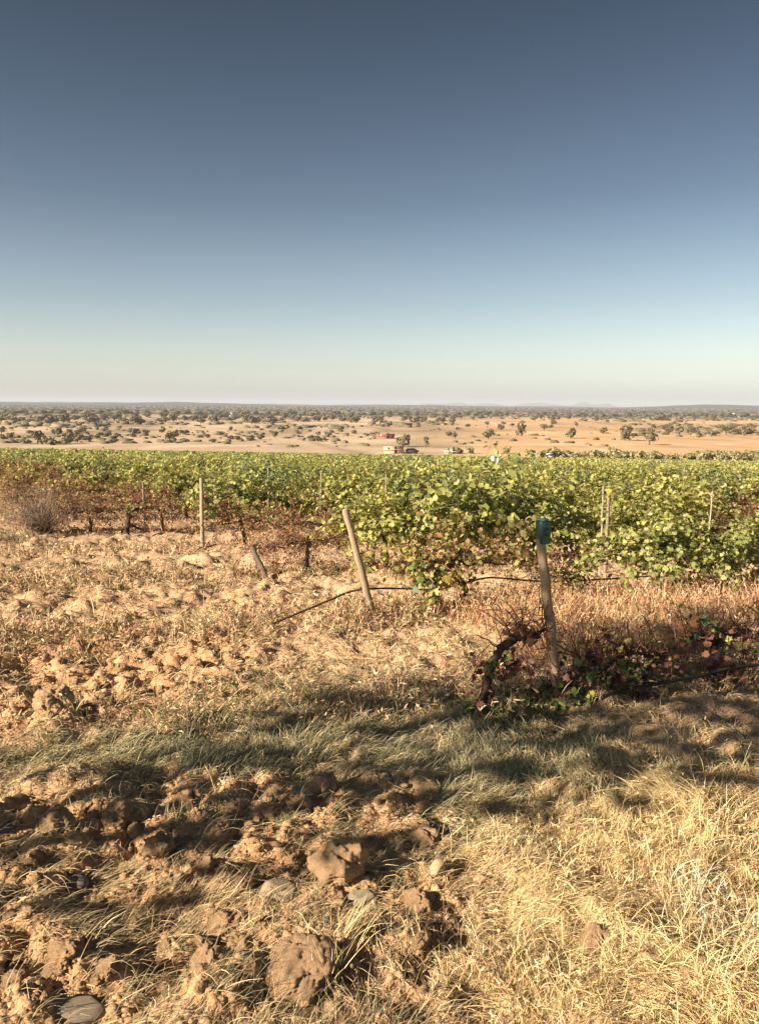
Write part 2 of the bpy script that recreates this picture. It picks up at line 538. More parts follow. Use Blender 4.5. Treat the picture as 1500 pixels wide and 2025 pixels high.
# leaf shapes: palmate near, simpler further off
_a = np.array([-90, -52, -28, 0, 26, 55, 90, 125, 154, 180, 208, 232]) * math.pi / 180
_rr = np.array([.34, .95, .62, 1.0, .66, 1.05, 1.12, 1.05, .66, 1.0, .62, .95])[:12]
LEAF0 = np.stack([np.cos(_a) * _rr, np.sin(_a) * _rr], -1) * .52
LEAF1 = np.array([(0, -.45), (.5, -.1), (.3, .45), (-.3, .45), (-.5, -.1)])
LEAF2 = np.array([(-.45, -.4), (.45, -.4), (.38, .45), (-.38, .45)])
def leaves(mb, C, nrm, tip, size, col, shape, r=rng):
    """fans of small faces: C centres, nrm facing, tip direction, size in metres"""
    n, k = len(C), len(shape)
    if n == 0:
        return
    nrm = nrm / (np.linalg.norm(nrm, axis=1)[:, None] + 1e-9)
    tip = tip - nrm * (tip * nrm).sum(1)[:, None]
    tip /= np.linalg.norm(tip, axis=1)[:, None] + 1e-9
    sd_ = np.cross(tip, nrm)
    s = np.asarray(size).reshape(-1, 1, 1)
    V = C[:, None, :] + s * (shape[None, :, 0:1] * sd_[:, None, :] + shape[None, :, 1:2] * tip[:, None, :])
    fold = (np.abs(shape[:, 0])[None, :, None] * r.uniform(-.2, .5, (n, 1, 1)) - .35 * (shape[:, 1] ** 2)[None, :, None] * r.uniform(0, 1, (n, 1, 1)))
    V = V + s * fold * nrm[:, None, :]
    if k == 4:
        q = (np.arange(n)[:, None] * 4 + np.arange(4)[None, :])
        mb.add(V, None, q, np.repeat(col, 4, 0))
        return
    V = np.concatenate([V, C[:, None, :]], 1)
    j = np.arange(k)
    f = np.stack([np.full(k, k), j, (j + 1) % k], -1)
    f = (np.arange(n)[:, None, None] * (k + 1) + f[None]).reshape(-1, 3)
    mb.add(V, f, None, np.repeat(col, k + 1, 0))

PAL = {
    'green': ([(.27, .305, .085), (.32, .345, .10), (.38, .385, .125), (.20, .235, .07), (.43, .41, .16), (.36, .385, .19)], [.26, .27, .19, .12, .07, .09]),
    'lime': ([(.36, .375, .095), (.41, .41, .115), (.46, .445, .14), (.26, .285, .08), (.50, .45, .17)], [.27, .29, .19, .15, .10]),
    'turning': ([(.38, .34, .11), (.42, .39, .14), (.40, .28, .13), (.33, .20, .10), (.30, .31, .09), (.27, .13, .08)], [.2, .2, .18, .16, .18, .08]),
    'dark': ([(.12, .175, .065), (.17, .22, .075), (.23, .27, .10), (.32, .35, .20)], [.35, .35, .2, .1]),
    'dry': ([(.36, .17, .095), (.28, .11, .075), (.44, .29, .16), (.26, .22, .09), (.34, .30, .13), (.17, .085, .06)], [.22, .16, .20, .17, .15, .10]),
}
def leaf_cols(state, n, r):
    p, w = PAL[state]
    c = np.array(p)[r.choice(len(p), n, p=np.array(w) / sum(w))]
    if state in ('green', 'lime', 'dark'):
        c = c * 1.08 + np.array([0, 0, .010])
    return c * r.uniform(.82, 1.18, (n, 1))

def wood_path(r, pts, jit, n=9):
    pts = np.array(pts, float)
    t = np.linspace(0, len(pts) - 1, n)
    i = np.clip(t.astype(int), 0, len(pts) - 2)
    u = (t - i)[:, None]
    P = pts[i] * (1 - u) + pts[i + 1] * u
    P[1:] += r.normal(0, jit, P[1:].shape)
    return P

BARK = (.10, .072, .060)
def vine_meshes(seed, state, shape, nsh, lsize, step, hgt=1.0):
    """trunk, canes and foliage of one vine; its row runs along local x"""
    r = np.random.default_rng(seed)
    tr = MB()
    lean = r.normal(0, .10, 2)
    top = (lean[0], lean[1] * .4, .44)
    P = wood_path(r, [(0, 0, -.06), (lean[0] * .2 + r.normal(0, .04), lean[1] * .3, .2), top], .012, 8)
    tr.tube(P, np.linspace(.045, .03, 8) * r.uniform(.8, 1.25, 8), 6, BARK)
    for s in (-1, 1):
        P = wood_path(r, [(top[0] - s * .03, top[1], .40), (top[0] + s * .12, top[1], .48), (s * r.uniform(.35, .6), r.normal(0, .06), .46 + r.normal(0, .09))], .022, 9)
        tr.tube(P, np.linspace(.024, .011, 9) * r.uniform(.7, 1.4, 9), 5, BARK)
    ca, lf = MB(), MB()
    cc = (.21, .12, .065) if state != 'dry' else (.20, .10, .065)
    CN, NN, TT, SS = [], [], [], []
    for i in range(nsh):
        x0 = r.uniform(-.62, .62)
        az = r.uniform(0, 2 * math.pi)
        el = r.uniform(-.45, 1.5) if state != 'dry' else r.uniform(-.7, 1.4)
        d = np.array([math.cos(az) * math.cos(el) * 1.0, math.sin(az) * math.cos(el), math.sin(el)])
        L = r.uniform(.32, .82) * hgt * (1.25 if r.random() < .12 else 1)
        n = 7
        p = np.array([x0, r.normal(0, .04), .46])
        P = [p.copy()]
        for j in range(n):
            p = p + d * L / n
            d = d + np.array([0, 0, -.13 - .10 * r.random()]) + r.normal(0, .09, 3)
            d /= np.linalg.norm(d)
            P.append(p.copy())
        P = np.array(P)
        ca.tube(P, np.linspace(.006, .003, n + 1), 3, np.array(cc) * r.uniform(.7, 1.3), cap=False)
        m = max(int(L / step), 2)
        t = np.sort(r.uniform(.08, 1, m)) * n
        k = np.clip(t.astype(int), 0, n - 1)
        Q = P[k] + (P[k + 1] - P[k]) * (t - k)[:, None]
        side = r.normal(0, 1, (m, 3)) * np.array([1, 1, .5])
        side /= np.linalg.norm(side, axis=1)[:, None]
        Q = Q + side * r.uniform(.03, .11, (m, 1))
        CN.append(Q)
        out = Q - np.array([0, 0, .45])
        out[:, 0] *= .3
        NN.append(out / (np.linalg.norm(out, axis=1)[:, None] + .1) * .7 + r.normal(0, .5, (m, 3)) + np.array([0, 0, .35]))
        TT.append(side + np.array([0, 0, -.8]))
        SS.append(r.uniform(.65, 1.2, m) * lsize)
    if CN:
        CN, NN, TT, SS = np.vstack(CN), np.vstack(NN), np.vstack(TT), np.concatenate(SS)
        keep = CN[:, 2] > .05
        cols = leaf_cols(state, len(CN), r)
        low = sstep(.75, .35, CN[:, 2]) if False else (r.random(len(CN)) < np.clip(.40 - CN[:, 2], 0, .35))
        if state in ('green', 'lime'):
            dry = leaf_cols('dry', len(CN), r)
            cols = np.where(low[:, None], dry, cols)
        leaves(lf, CN[keep], NN[keep], TT[keep], SS[keep], cols[keep], shape, r)
    return tr.mesh('trunk', True), ca.mesh('canes'), lf.mesh('foliage')

print('vines: meshes')
VM = {}
def variant(state, lod, i):
    key = (state, lod, i)
    if key not in VM:
        shape, nsh, ls, st = {0: (LEAF0, 56, .058, .0155), 1: (LEAF1, 50, .070, .019), 2: (LEAF2, 46, .075, .024)}[lod]
        hg = 1.0
        if state == 'turning':
            nsh, st, hg = int(nsh * .8), st * 1.5, .9
        if state == 'dry':
            nsh, st, ls, hg = int(nsh * 1.1), st * 1.75, ls * .6, 1.0
        a = vine_meshes(hash(key[1:]) % 1000 + 31 * i + {'green': 0, 'lime': 7000, 'dark': 9000, 'turning': 11000, 'dry': 14000}[state] + 100 * lod, state, shape, nsh, ls, st, hg)
        for me, m in zip(a, (M_BARK, M_CANE, M_LEAF)):
            me.materials.append(m)
        VM[key] = a
    return VM[key]

# every planting place, nearest first
VP = []
for k in range(0, 75):
    o = row_origin(k)
    u = .35 if k != 1 else .95
    if o.y > 13:                                  # further back the rows begin further left
        while (o + RDIR * u).x > -4.3 - .68 * ((o + RDIR * u).y - 13.5):
            u -= 1.0
    while True:
        p = o + RDIR * u
        if p.x > .62 * p.y + 1.5 or p.y > 160:
            break
        if p.y + .12 * p.x < 158 and abs(p.x) < .62 * p.y + 1.5:
            VP.append((p.y, k, u, p.x, p.y))
        u += 1.12 + .12 * random.random()
VP.sort()
cnt = {}
def vine_state(k, u, x, y):
    n = float(perlin(np.array([x * .23]), np.array([y * .23]), 55)[0])
    q = random.random()
    edge = {0: 99, 1: 2.75, 2: 1.35, 3: 1.5, 4: 1.6}.get(k, 1.9)
    o_ = row_origin(k)
    left = x - (-4.3 - .68 * (y - 13.5)) if o_.y > 13 else u
    if k in (1, 2):
        n = max(n, -.1) * .2
    if left < edge + 1.4 * n + (.12 * max(y - 13, 0) if y < 45 else 0):
        return 'turning' if q > (.72 if k < 6 else .85) else 'dry'
    if q < .05:
        return 'dry'
    if n > .22:
        return 'lime'
    if n < -.28:
        return 'dark'
    return 'lime' if q > (.72 - .4 * sstep(-.05, .3, x / y)) else 'green'
WHAT = {'green': 'green leafy grapevine', 'lime': 'yellow-green leafy grapevine', 'dark': 'dark green grapevine', 'dry': 'rusty half-dry grapevine', 'turning': 'yellowing rusty grapevine'}
nind, far_pts = 0, []
for (yy, k, u, x, y) in VP:
    if k == 0:
        continue                                  # the front row is built by hand below
    inview = abs(x / y) < .52
    st = vine_state(k, u, x, y)
    if inview and nind < 270:
        nind += 1
        lod = 0 if y < 10.5 else (1 if y < 19 else 2)
        if k == 2 and u < 4.2 and st not in ('dry', 'turning'):
            st = 'lime' if u < 2.2 else st
        me = variant(st, lod, random.randrange(5 if lod else 3))
        sc = random.uniform(.85, 1.12) * (1.06 if st != 'dry' else .8) * (1.24 if k == 2 and u < 3.8 and st not in ('dry', 'turning') else .82 if k == 1 and st == 'dry' else 1)
        cnt[k] = cnt.get(k, 0) + 1
        e = empty('grapevine', (x, y, float(Hg(x, y))), RANG + random.choice((0, math.pi)) + random.uniform(-.12, .12),
                  f'{WHAT[st]}, {ordn(cnt[k] - 1)} in view along the {ordn(k)} row from its left', 'grapevine', f'grapevines of the {ordn(k)} row', (sc, sc, sc * random.uniform(.92, 1.1)))
        for nm, m in zip(('trunk', 'canes', 'foliage'), me):
            q_ = link(nm, m, None, e)
            if nm != 'trunk':
                q_['kind'] = 'stuff'
    else:
        far_pts.append((x, y, st))
# the rest of the vineyard, past the number one could tell apart
fm = MB()
r2 = np.random.default_rng(5)
P = np.array([(p[0], p[1]) for p in far_pts])
Z = base(P[:, 0], P[:, 1])
for st in ('green', 'lime', 'dark', 'turning', 'dry'):
    sel = np.array([p[2] == st for p in far_pts])
    PP = np.column_stack([P, Z])[sel]
    dist = np.hypot(PP[:, 0], PP[:, 1])
    n = 120 if st != 'dry' else 70
    loc = r2.normal(0, 1, (len(PP), n, 3))
    loc /= np.linalg.norm(loc, axis=2)[..., None]
    loc *= r2.uniform(.5, 1, (len(PP), n, 1)) * np.array([.72, .45, .42])
    nr_ = loc + r2.normal(0, .35, loc.shape) + np.array([0, 0, .25])
    c, s = math.cos(RANG), math.sin(RANG)
    off = np.stack([loc[..., 0] * c - loc[..., 1] * s, loc[..., 0] * s + loc[..., 1] * c, loc[..., 2] + .58 + r2.normal(0, .08, (len(PP), 1))], -1)
    C = (PP[:, None, :] + off).reshape(-1, 3)
    sz = np.repeat(np.clip(.075 + .0011 * dist, .09, .20), n) * r2.uniform(.7, 1.2, len(C))
    leaves(fm, C, nr_.reshape(-1, 3), r2.normal(0, 1, C.shape), sz, leaf_cols(st, len(C), r2) * 1.12, LEAF2, r2)
tag(fm.build('vineyard_foliage', M_LEAF), 'dense green mass of vine leaves filling the far vineyard', None, None, 'stuff')

# ------------------------------------------------------------------ the front row: bare old vines in the shade
O0 = row_origin(0)
def on0(px, py, off=0.0):
    q = at_plane(px, py, O0, RDIR)
    return q + Vector((-RDIR.y, RDIR.x, 0)) * off
_lf = MB()
leaves(_lf, np.zeros((1, 3)), np.array([[0, 0, 1.]]), np.array([[0, 1., 0]]), [1.0], np.array([[1., 1, 1]]), LEAF0, np.random.default_rng(3))
_lf = _lf.mesh('leaf')
_lf.color_attributes.remove(_lf.color_attributes['tint'])
LEAFM = {}
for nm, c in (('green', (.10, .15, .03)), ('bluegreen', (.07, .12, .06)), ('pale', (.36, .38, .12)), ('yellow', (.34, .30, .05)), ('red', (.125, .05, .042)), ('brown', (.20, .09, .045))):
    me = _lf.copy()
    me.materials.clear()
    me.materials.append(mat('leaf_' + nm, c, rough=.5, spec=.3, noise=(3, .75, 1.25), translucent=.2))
    LEAFM[nm] = me
def one_leaf(parent, p, size, kind, r):
    o = link('leaf', LEAFM[kind], None, parent)
    o.location = Vector(p) - parent.location
    n = Vector((r.normal(-.35, .5), r.normal(-.5, .5), r.normal(.6, .4))).normalized()
    o.rotation_euler = (n.to_track_quat('Z', 'Y').to_matrix() @ Matrix.Rotation(r.uniform(0, 6.28), 3, 'Z')).to_euler()
    o.scale = (size * r.uniform(.9, 1.15), size, size)
    return o

def old_vine(label, paths, canes, leafspots, seed):
    """paths: list of ([(px,py)...], r0, r1) on the row's plane"""
    r = np.random.default_rng(seed)
    b = on0(*paths[0][0][0])
    b.z = float(Hg(b.x, b.y)) - .03
    e = empty('grapevine', b, 0, label, 'grapevine', 'old vines of the front row')
    t = MB()
    for i, (pts, r0, r1) in enumerate(paths):
        q = [on0(*p) - b for p in pts]
        if i == 0:
            q[0] = Vector((0, 0, -.04))
        n = max(12, 5 * len(q))
        P = wood_path(r, [tuple(v) for v in q], .0045, n)
        P[:, :2] += np.cumsum(r.normal(0, .004, (n, 1)), 0) * np.array([[-RDIR.y, RDIR.x]])
        t.tube(P, .76 * np.linspace(r0, r1, n) * r.uniform(.7, 1.4, n), 7, np.array(BARK) * r.uniform(.6, .95))
    t.build('trunk', M_BARK, e, True)
    ca = MB()
    for (px, py), (qx, qy) in canes:
        a, c = on0(px, py) - b, on0(qx, qy, r.normal(0, .12)) - b
        mid = (a + c) / 2 + Vector(r.normal(0, .03, 3))
        ca.tube(wood_path(r, [tuple(a), tuple(mid), tuple(c)], .006, 7), np.linspace(.006, .003, 7), 4, (.15, .075, .05))
    for i in range(40):                              # a tangle of dry shoots
        pts_ = paths[i % len(paths)][0]
        a = on0(*pts_[r.integers(len(pts_) // 2, len(pts_))]) - b
        d_ = Vector((r.normal(0, 1), r.normal(0, .7), r.normal(.35, .7))).normalized() * r.uniform(.12, .42)
        m_, c_ = a + d_ * .5 + Vector((0, 0, .03)), a + d_ + Vector((0, 0, -.06))
        c_.z = max(c_.z, .01)
        ca.tube(wood_path(r, [tuple(a), tuple(m_), tuple(c_)], .008, 7), np.linspace(.0045, .002, 7), 3, np.array((.16, .09, .06)) * r.uniform(.6, 1.5))
    if 1:
        ca.build('canes', M_CANE, e)
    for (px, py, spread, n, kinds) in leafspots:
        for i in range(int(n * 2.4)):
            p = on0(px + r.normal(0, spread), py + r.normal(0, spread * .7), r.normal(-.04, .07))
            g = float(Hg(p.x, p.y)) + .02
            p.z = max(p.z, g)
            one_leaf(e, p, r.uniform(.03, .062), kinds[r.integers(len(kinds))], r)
    return e
DRY = ['red', 'brown', 'brown', 'red', 'yellow']
old_vine('dark bare grapevine arching right to the green-capped post',
         [([(950, 1400), (962, 1350), (972, 1312), (990, 1282), (1012, 1264), (1034, 1256), (1062, 1256)], .042, .026), ([(1015, 1262), (1004, 1250), (997, 1238)], .013, .008),
          ([(1034, 1258), (1036, 1242), (1030, 1232)], .014, .009), ([(1062, 1256), (1075, 1246)], .016, .008)],
         [((1036, 1260), (1022, 1318)), ((1050, 1258), (1085, 1235)), ((990, 1285), (955, 1262)), ((970, 1320), (920, 1340)), ((965, 1350), (1010, 1420))],
         [(1030, 1248, 14, 16, ['brown', 'red', 'brown']), (970, 1310, 22, 16, ['brown', 'red', 'green', 'bluegreen']), (940, 1400, 32, 22, ['red', 'brown', 'green', 'green', 'bluegreen']),
          (1020, 1310, 16, 8, ['red', 'brown'])], 1)
old_vine('dark bare grapevine with crimson leaves just right of the green-capped post',
         [([(1112, 1405), (1122, 1370), (1130, 1340), (1150, 1318), (1180, 1310)], .04, .022), ([(1124, 1362), (1100, 1352), (1080, 1358)], .02, .010), ([(1150, 1318), (1145, 1300)], .012, .006)],
         [((1130, 1345), (1100, 1400)), ((1110, 1380), (1060, 1430)), ((1150, 1320), (1160, 1275)), ((1112, 1400), (1160, 1450))],
         [(1120, 1320, 20, 16, ['red', 'red', 'brown', 'bluegreen']), (1085, 1360, 18, 10, ['green', 'bluegreen', 'brown']), (1060, 1410, 34, 56, ['green', 'pale', 'pale', 'green', 'bluegreen']),
          (1110, 1452, 22, 24, ['pale', 'green', 'yellow']), (1030, 1425, 20, 10, ['green', 'pale', 'red'])], 2)
old_vine('grapevine with reddish leaning trunk and blue-green leaves under the black hose',
         [([(1212, 1395), (1204, 1360), (1196, 1330), (1182, 1308), (1160, 1296)], .032, .02), ([(1196, 1330), (1210, 1306), (1240, 1298)], .02, .014)],
         [((1200, 1340), (1170, 1370)), ((1240, 1298), (1250, 1255)), ((1180, 1308), (1178, 1262)), ((1212, 1300), (1222, 1330))],
         [(1160, 1325, 14, 12, ['bluegreen', 'bluegreen', 'green']), (1235, 1322, 14, 12, ['green', 'bluegreen', 'green']), (1195, 1340, 10, 8, ['brown', 'red']), (1190, 1270, 22, 8, DRY)], 3)
old_vine('thin dark grapevine whose slanting trunk crosses the black hose',
         [([(1258, 1392), (1268, 1358), (1278, 1325), (1296, 1302), (1330, 1282)], .03, .02), ([(1294, 1304), (1270, 1292), (1245, 1290)], .018, .012)],
         [((1300, 1300), (1310, 1255)), ((1335, 1280), (1352, 1225)), ((1352, 1225), (1345, 1195)), ((1270, 1292), (1262, 1250))],
         [(1255, 1382, 12, 8, ['red', 'brown', 'bluegreen']), (1300, 1300, 16, 10, DRY + ['green']), (1275, 1280, 18, 8, ['brown', 'green']), (1350, 1215, 12, 5, ['green', 'brown'])], 4)
old_vine('thick black grapevine with long cordon and dangling crimson leaves at the hose\'s right end',
         [([(1424, 1360), (1418, 1328), (1414, 1300), (1420, 1268), (1446, 1250), (1478, 1246)], .046, .026), ([(1418, 1272), (1390, 1258), (1356, 1262)], .034, .018), ([(1440, 1252), (1452, 1236)], .014, .008)],
         [((1400, 1260), (1398, 1200)), ((1440, 1250), (1465, 1215)), ((1370, 1260), (1352, 1215)), ((1418, 1300), (1445, 1345)), ((1356, 1262), (1330, 1290))],
         [(1418, 1318, 18, 20, ['red', 'brown', 'brown']), (1375, 1262, 20, 20, ['red', 'brown', 'brown', 'green']), (1440, 1258, 20, 16, ['brown', 'red', 'green']), (1406, 1235, 16, 8, ['bluegreen', 'pale'])], 5)
old_vine('old grapevine cut by the photo\'s right edge, in grey shade',
         [([(1540, 1360), (1532, 1310), (1524, 1270), (1500, 1252)], .04, .02), ([(1524, 1270), (1560, 1255), (1600, 1248)], .03, .02)],
         [((1520, 1262), (1500, 1205)), ((1530, 1290), (1490, 1330))],
         [(1510, 1260, 20, 14, ['brown', 'green', 'red']), (1530, 1320, 18, 10, ['brown', 'green'])], 6)

_save = O0
_b = at(258, 1062)
O0 = Vector((_b.x, _b.y, 0))
old_vine('black forked grapevine over a dark patch of shade at the left', [([(250, 1062), (252, 1040), (256, 1022), (268, 1008), (292, 1002)], .06, .035), ([(256, 1022), (246, 1008), (238, 1003)], .035, .02), ([(268, 1008), (275, 995)], .03, .015), ([(252, 1035), (266, 1042), (284, 1048)], .03, .02)],
         [((290, 1002), (330, 990)), ((240, 1004), (222, 985)), ((275, 996), (284, 968)), ((262, 1010), (262, 980))],
         [(275, 1000, 16, 34, ['brown', 'green', 'brown', 'pale']), (250, 1010, 14, 18, ['brown', 'red', 'green'])], 7)
O0 = _save

# the hanging leafy shoot in the second row
O1 = row_origin(1)
r = np.random.default_rng(77)
b = at_plane(872, 1180, O1, RDIR)
b.z = float(Hg(b.x, b.y)) - .02
e = empty('grapevine', b, 0, 'low green grapevine shoot drooping over the hose right of the leaning post', 'grapevine')
t = MB()
pts = [b, at_plane(862, 1165, O1, RDIR), at_plane(858, 1135, O1, RDIR), at_plane(880, 1112, O1, RDIR), at_plane(915, 1090, O1, RDIR)]
t.tube(wood_path(r, [tuple(p - b) for p in pts], .006, 14), np.linspace(.028, .018, 14) * r.uniform(.8, 1.25, 14), 7, BARK)
t.build('trunk', M_BARK, e, True)
for (px, py, sp, n, kinds) in ((815, 1135, 14, 16, ['green', 'pale', 'bluegreen']), (850, 1165, 14, 18, ['pale', 'green', 'bluegreen']), (845, 1188, 9, 10, ['pale', 'green']), (880, 1140, 14, 14, ['pale', 'green', 'yellow']),
                               (825, 1115, 12, 8, ['bluegreen', 'green'])):
    for i in range(n):
        p = at_plane(px + r.normal(0, sp), py + r.normal(0, sp * .8), O1, RDIR) + Vector((0, r.normal(-.1, .1), 0))
        one_leaf(e, p, r.uniform(.06, .10), kinds[r.integers(len(kinds))], r)

# ------------------------------------------------------------------ posts, stakes, hoses
def post(label, foot, top, r0, r1, tint, group='posts of the vine rows', name='wooden_post', m=None, sides=10):
    e = empty(name, foot, 0, label, 'post', group)
    d = Vector(top) - Vector(foot)
    n = 12
    rr = np.random.default_rng(int(abs(foot[0]) * 1000))
    P = np.array([tuple(d * (i / (n - 1))) for i in range(n)])
    P[0] -= np.array(d.normalized()) * .12
    P[1:-1] += rr.normal(0, .003, (n - 2, 3))
    MB().tube(P, np.linspace(r0, r1, n) * rr.uniform(.96, 1.05, n), sides, tint, cap=False).build('shaft', m or M_WOOD, e, True)
    u = d.normalized()
    MB().tube([tuple(d - u * .004), tuple(d + u * .004), tuple(d + u * .007)], [r1 * 1.0, r1 * .96, r1 * .7], sides, np.array(tint) * 1.15).build('end_grain', m or M_WOOD, e)
    return e
foot = on(1100, 1388)
top = at_plane(1068, 1066, O0, RDIR)
p1 = post('grey wooden post carrying the teal plastic box', foot, top, .035, .029, (.30, .235, .155))
b = Vector(top)
ca = empty('plastic_box', b + Vector((.012, -.01, .004)), rad(28), 'teal green plastic box slipped over the top of the front post', 'box')
w, dd, hh = .068, .062, .112
mb = MB()
Vb = []
for z, s, ox in ((-.030, .90, .006), (0.0, .97, .002), (hh * .93, 1.0, 0), (hh, .93, 0)):
    for x_, y_ in ((-1, -1), (1, -1), (1, 1), (-1, 1)):
        Vb.append((x_ * w / 2 * s + ox, y_ * dd / 2 * s, z))
q = [(4 * i + j, 4 * i + (j + 1) % 4, 4 * i + 4 + (j + 1) % 4, 4 * i + 4 + j) for i in range(3) for j in range(4)] + [(12, 13, 14, 15)]
mb.add(Vb, None, q)
mb.build('body', M_PLASTIC, ca)
MB().box((0, 0, hh + .007), (.052, .048, .013), taper=.7).build('lid', M_CAPGREY, ca)
MB().box((0.0, -dd / 2 - .002, .045), (.03, .003, .05)).build('front_panel', M_PLASTIC, ca)

foot = on(735, 1225)
post('pale wooden end post leaning to the left in the second row', foot, at_plane(683, 1008, O1, RDIR) , .035, .031, (.33, .26, .18))
O2, O3 = row_origin(2), row_origin(3)
post('dark short end post leaning left, behind dry stems', on(530, 1150), at_plane(498, 1082, O2, RDIR), .036, .034, (.13, .10, .075))
post('upright pale post left of centre among rusty vines', on(401, 1090), at_plane(398, 946, O3, RDIR), .032, .029, (.36, .285, .195))
# stakes further into the vineyard: pixel of the top, distance
for (px, py, dist, lab, white) in ((530, 925, 15.0, 'pale stake standing in green vines above the leaning dark post', 1), (635, 936, 13.0, 'slim pale stake left of the dark leafy gap', 1),
                                   (763, 938, 12.5, 'slim white stake right of the leaning post', 1), (1192, 962, 10.2, 'pale stake beside a second one at right of the teal box', 1),
                                   (1203, 985, 9.9, 'broad pale post close behind the stake right of the teal box', 0), (1408, 972, 10.6, 'pale stake among vines near the right edge', 1),
                                   (283, 955, 14.4, 'thin brown stake leaning among the rusty vines at left', 0), (1352, 925, 18, 'white stake deep in the vines at upper right', 1)):
    d = ray(px, py)
    t_ = dist / d.y
    tp = Vector((d.x * t_, dist, EYE + d.z * t_))
    ft = Vector((tp.x + random.uniform(-.03, .03), tp.y, float(Hg(tp.x, tp.y))))
    post(lab, ft, tp, .013 if white else .024, .011 if white else .022, (.36, .33, .26) if white else (.27, .22, .16), name='vineyard_stake', sides=8)

def hose(label, pts, rad_, name='drip_hose', m=None, cat='hose'):
    pts = [Vector(p) for p in pts]
    out = []
    for i in range(len(pts) - 1):
        p0, p1_, p2_, p3 = pts[max(i - 1, 0)], pts[i], pts[i + 1], pts[min(i + 2, len(pts) - 1)]
        for j in range(8):
            t = j / 8
            out.append(.5 * ((2 * p1_) + (p2_ - p0) * t + (2 * p0 - 5 * p1_ + 4 * p2_ - p3) * t * t + (3 * p1_ - p0 - 3 * p2_ + p3) * t ** 3))
    out.append(pts[-1])
    return tag(MB().tube(out, rad_, 6).build(name, m or M_HOSE, None, True), label, cat)
off = Vector((RDIR.y, -RDIR.x, 0)) * .20
hose('black irrigation hose along the shaded front vine row', [on0(1095, 1374) + off, on0(1130, 1362) + off, on0(1200, 1344) + off, on0(1270, 1330) + off, on0(1340, 1318) + off, on0(1400, 1303) + off, on0(1470, 1296) + off, on0(1580, 1284) + off], .011)
pl = lambda px, py: at_plane(px, py, O1, RDIR)
g0 = on(465, 1262, .01)
p690 = pl(692, 1170)
hose('brown drip hose rising from the ground and running past the leaning post',
     [on(440, 1275, .005), g0, g0.lerp(p690, .4) + Vector((0, 0, .0)), g0.lerp(p690, .8), p690, pl(735, 1164), pl(800, 1164), pl(862, 1166), pl(905, 1156), pl(960, 1143), pl(1000, 1144), pl(1062, 1149), pl(1150, 1148), pl(1300, 1138)], .010,
     m=mat('brown_hose', (.10, .06, .045), rough=.7, noise=(30, .7, 1.3)))
hose('thin wire running right from the teal box', [on0(1078, 1072), on0(1110, 1073), on0(1200, 1076), on0(1400, 1070), on0(1600, 1062)], .0018, 'trellis_wire', M_HOSE, 'wire')
hose('thin trellis wire through the second vine row', [pl(690, 1030), pl(800, 1034), pl(1000, 1030), pl(1300, 1020)], .002, 'trellis_wire', M_HOSE, 'wire')

# weather station rising out of the vines
d = ray(981, 905)
dist = 24.0
t_ = dist / d.y
c = Vector((d.x * t_, dist, EYE + d.z * t_))
gz = float(base(c.x, c.y))
px = dist / F
ws = empty('weather_station', (c.x, c.y, gz), rad(10), 'white weather station on a thin mast above the vines', 'weather station')
hc = c.z - gz
MB().tube([(0, 0, -.1), (0, 0, hc + 8 * px)], .014, 8, (1, 1, 1)).build('mast', M_STEEL, ws)
MB().box((0, 0, hc + 2 * px), (20 * px, .025, .025)).build('cross_arm', M_STEEL, ws)
mb = MB()
for i in range(5):
    z = hc - 6 * px + i * 2.0 * px
    mb.tube([(-6.5 * px, 0, z - .012), (-6.5 * px, 0, z + .012)], [.055, .075], 12)
mb.build('radiation_shield', M_WHITE, ws)
MB().box((2.5 * px, -.03, hc - 6 * px), (6 * px, .08, 9 * px), taper=.95).build('control_box', M_WHITE, ws)
mb = MB()
for a in (0, 120, 240):
    a = rad(a)
    mb.tube([(0, 0, hc + 9 * px), (3 * px * math.cos(a), 3 * px * math.sin(a), hc + 9 * px)], .004, 4)
    mb.tube([(3 * px * math.cos(a), 3 * px * math.sin(a), hc + 8 * px), (3 * px * math.cos(a), 3 * px * math.sin(a), hc + 10.5 * px)], [.014, .028], 8)
mb.build('anemometer', M_WHITE, ws)
MB().box((8 * px, -.02, hc + 4 * px), (5 * px, .02, 4 * px), rx=.5).build('solar_panel', M_WHITE, ws)

# ------------------------------------------------------------------ clods and stones
def ico(sub):
    t = (1 + 5 ** .5) / 2
    V = np.array([(-1, t, 0), (1, t, 0), (-1, -t, 0), (1, -t, 0), (0, -1, t), (0, 1, t), (0, -1, -t), (0, 1, -t), (t, 0, -1), (t, 0, 1), (-t, 0, -1), (-t, 0, 1)], float)
    Fc = [(0, 11, 5), (0, 5, 1), (0, 1, 7), (0, 7, 10), (0, 10, 11), (1, 5, 9), (5, 11, 4), (11, 10, 2), (10, 7, 6), (7, 1, 8), (3, 9, 4), (3, 4, 2), (3, 2, 6), (3, 6, 8), (3, 8, 9), (4, 9, 5), (2, 4, 11), (6, 2, 10), (8, 6, 7), (9, 8, 1)]
    V /= np.linalg.norm(V, axis=1)[:, None]
    for _ in range(sub):
        V = list(map(tuple, V))
        mid, out = {}, []
        def m(a, b):
            k = (min(a, b), max(a, b))
            if k not in mid:
                v = np.array(V[a]) + np.array(V[b])
                V.append(tuple(v / np.linalg.norm(v)))
                mid[k] = len(V) - 1
            return mid[k]
        for a, b, c_ in Fc:
            x_, y_, z_ = m(a, b), m(b, c_), m(c_, a)
            out += [(a, x_, z_), (b, y_, x_), (c_, z_, y_), (x_, y_, z_)]
        Fc = out
        V = np.array(V)
    return V, np.array(Fc)
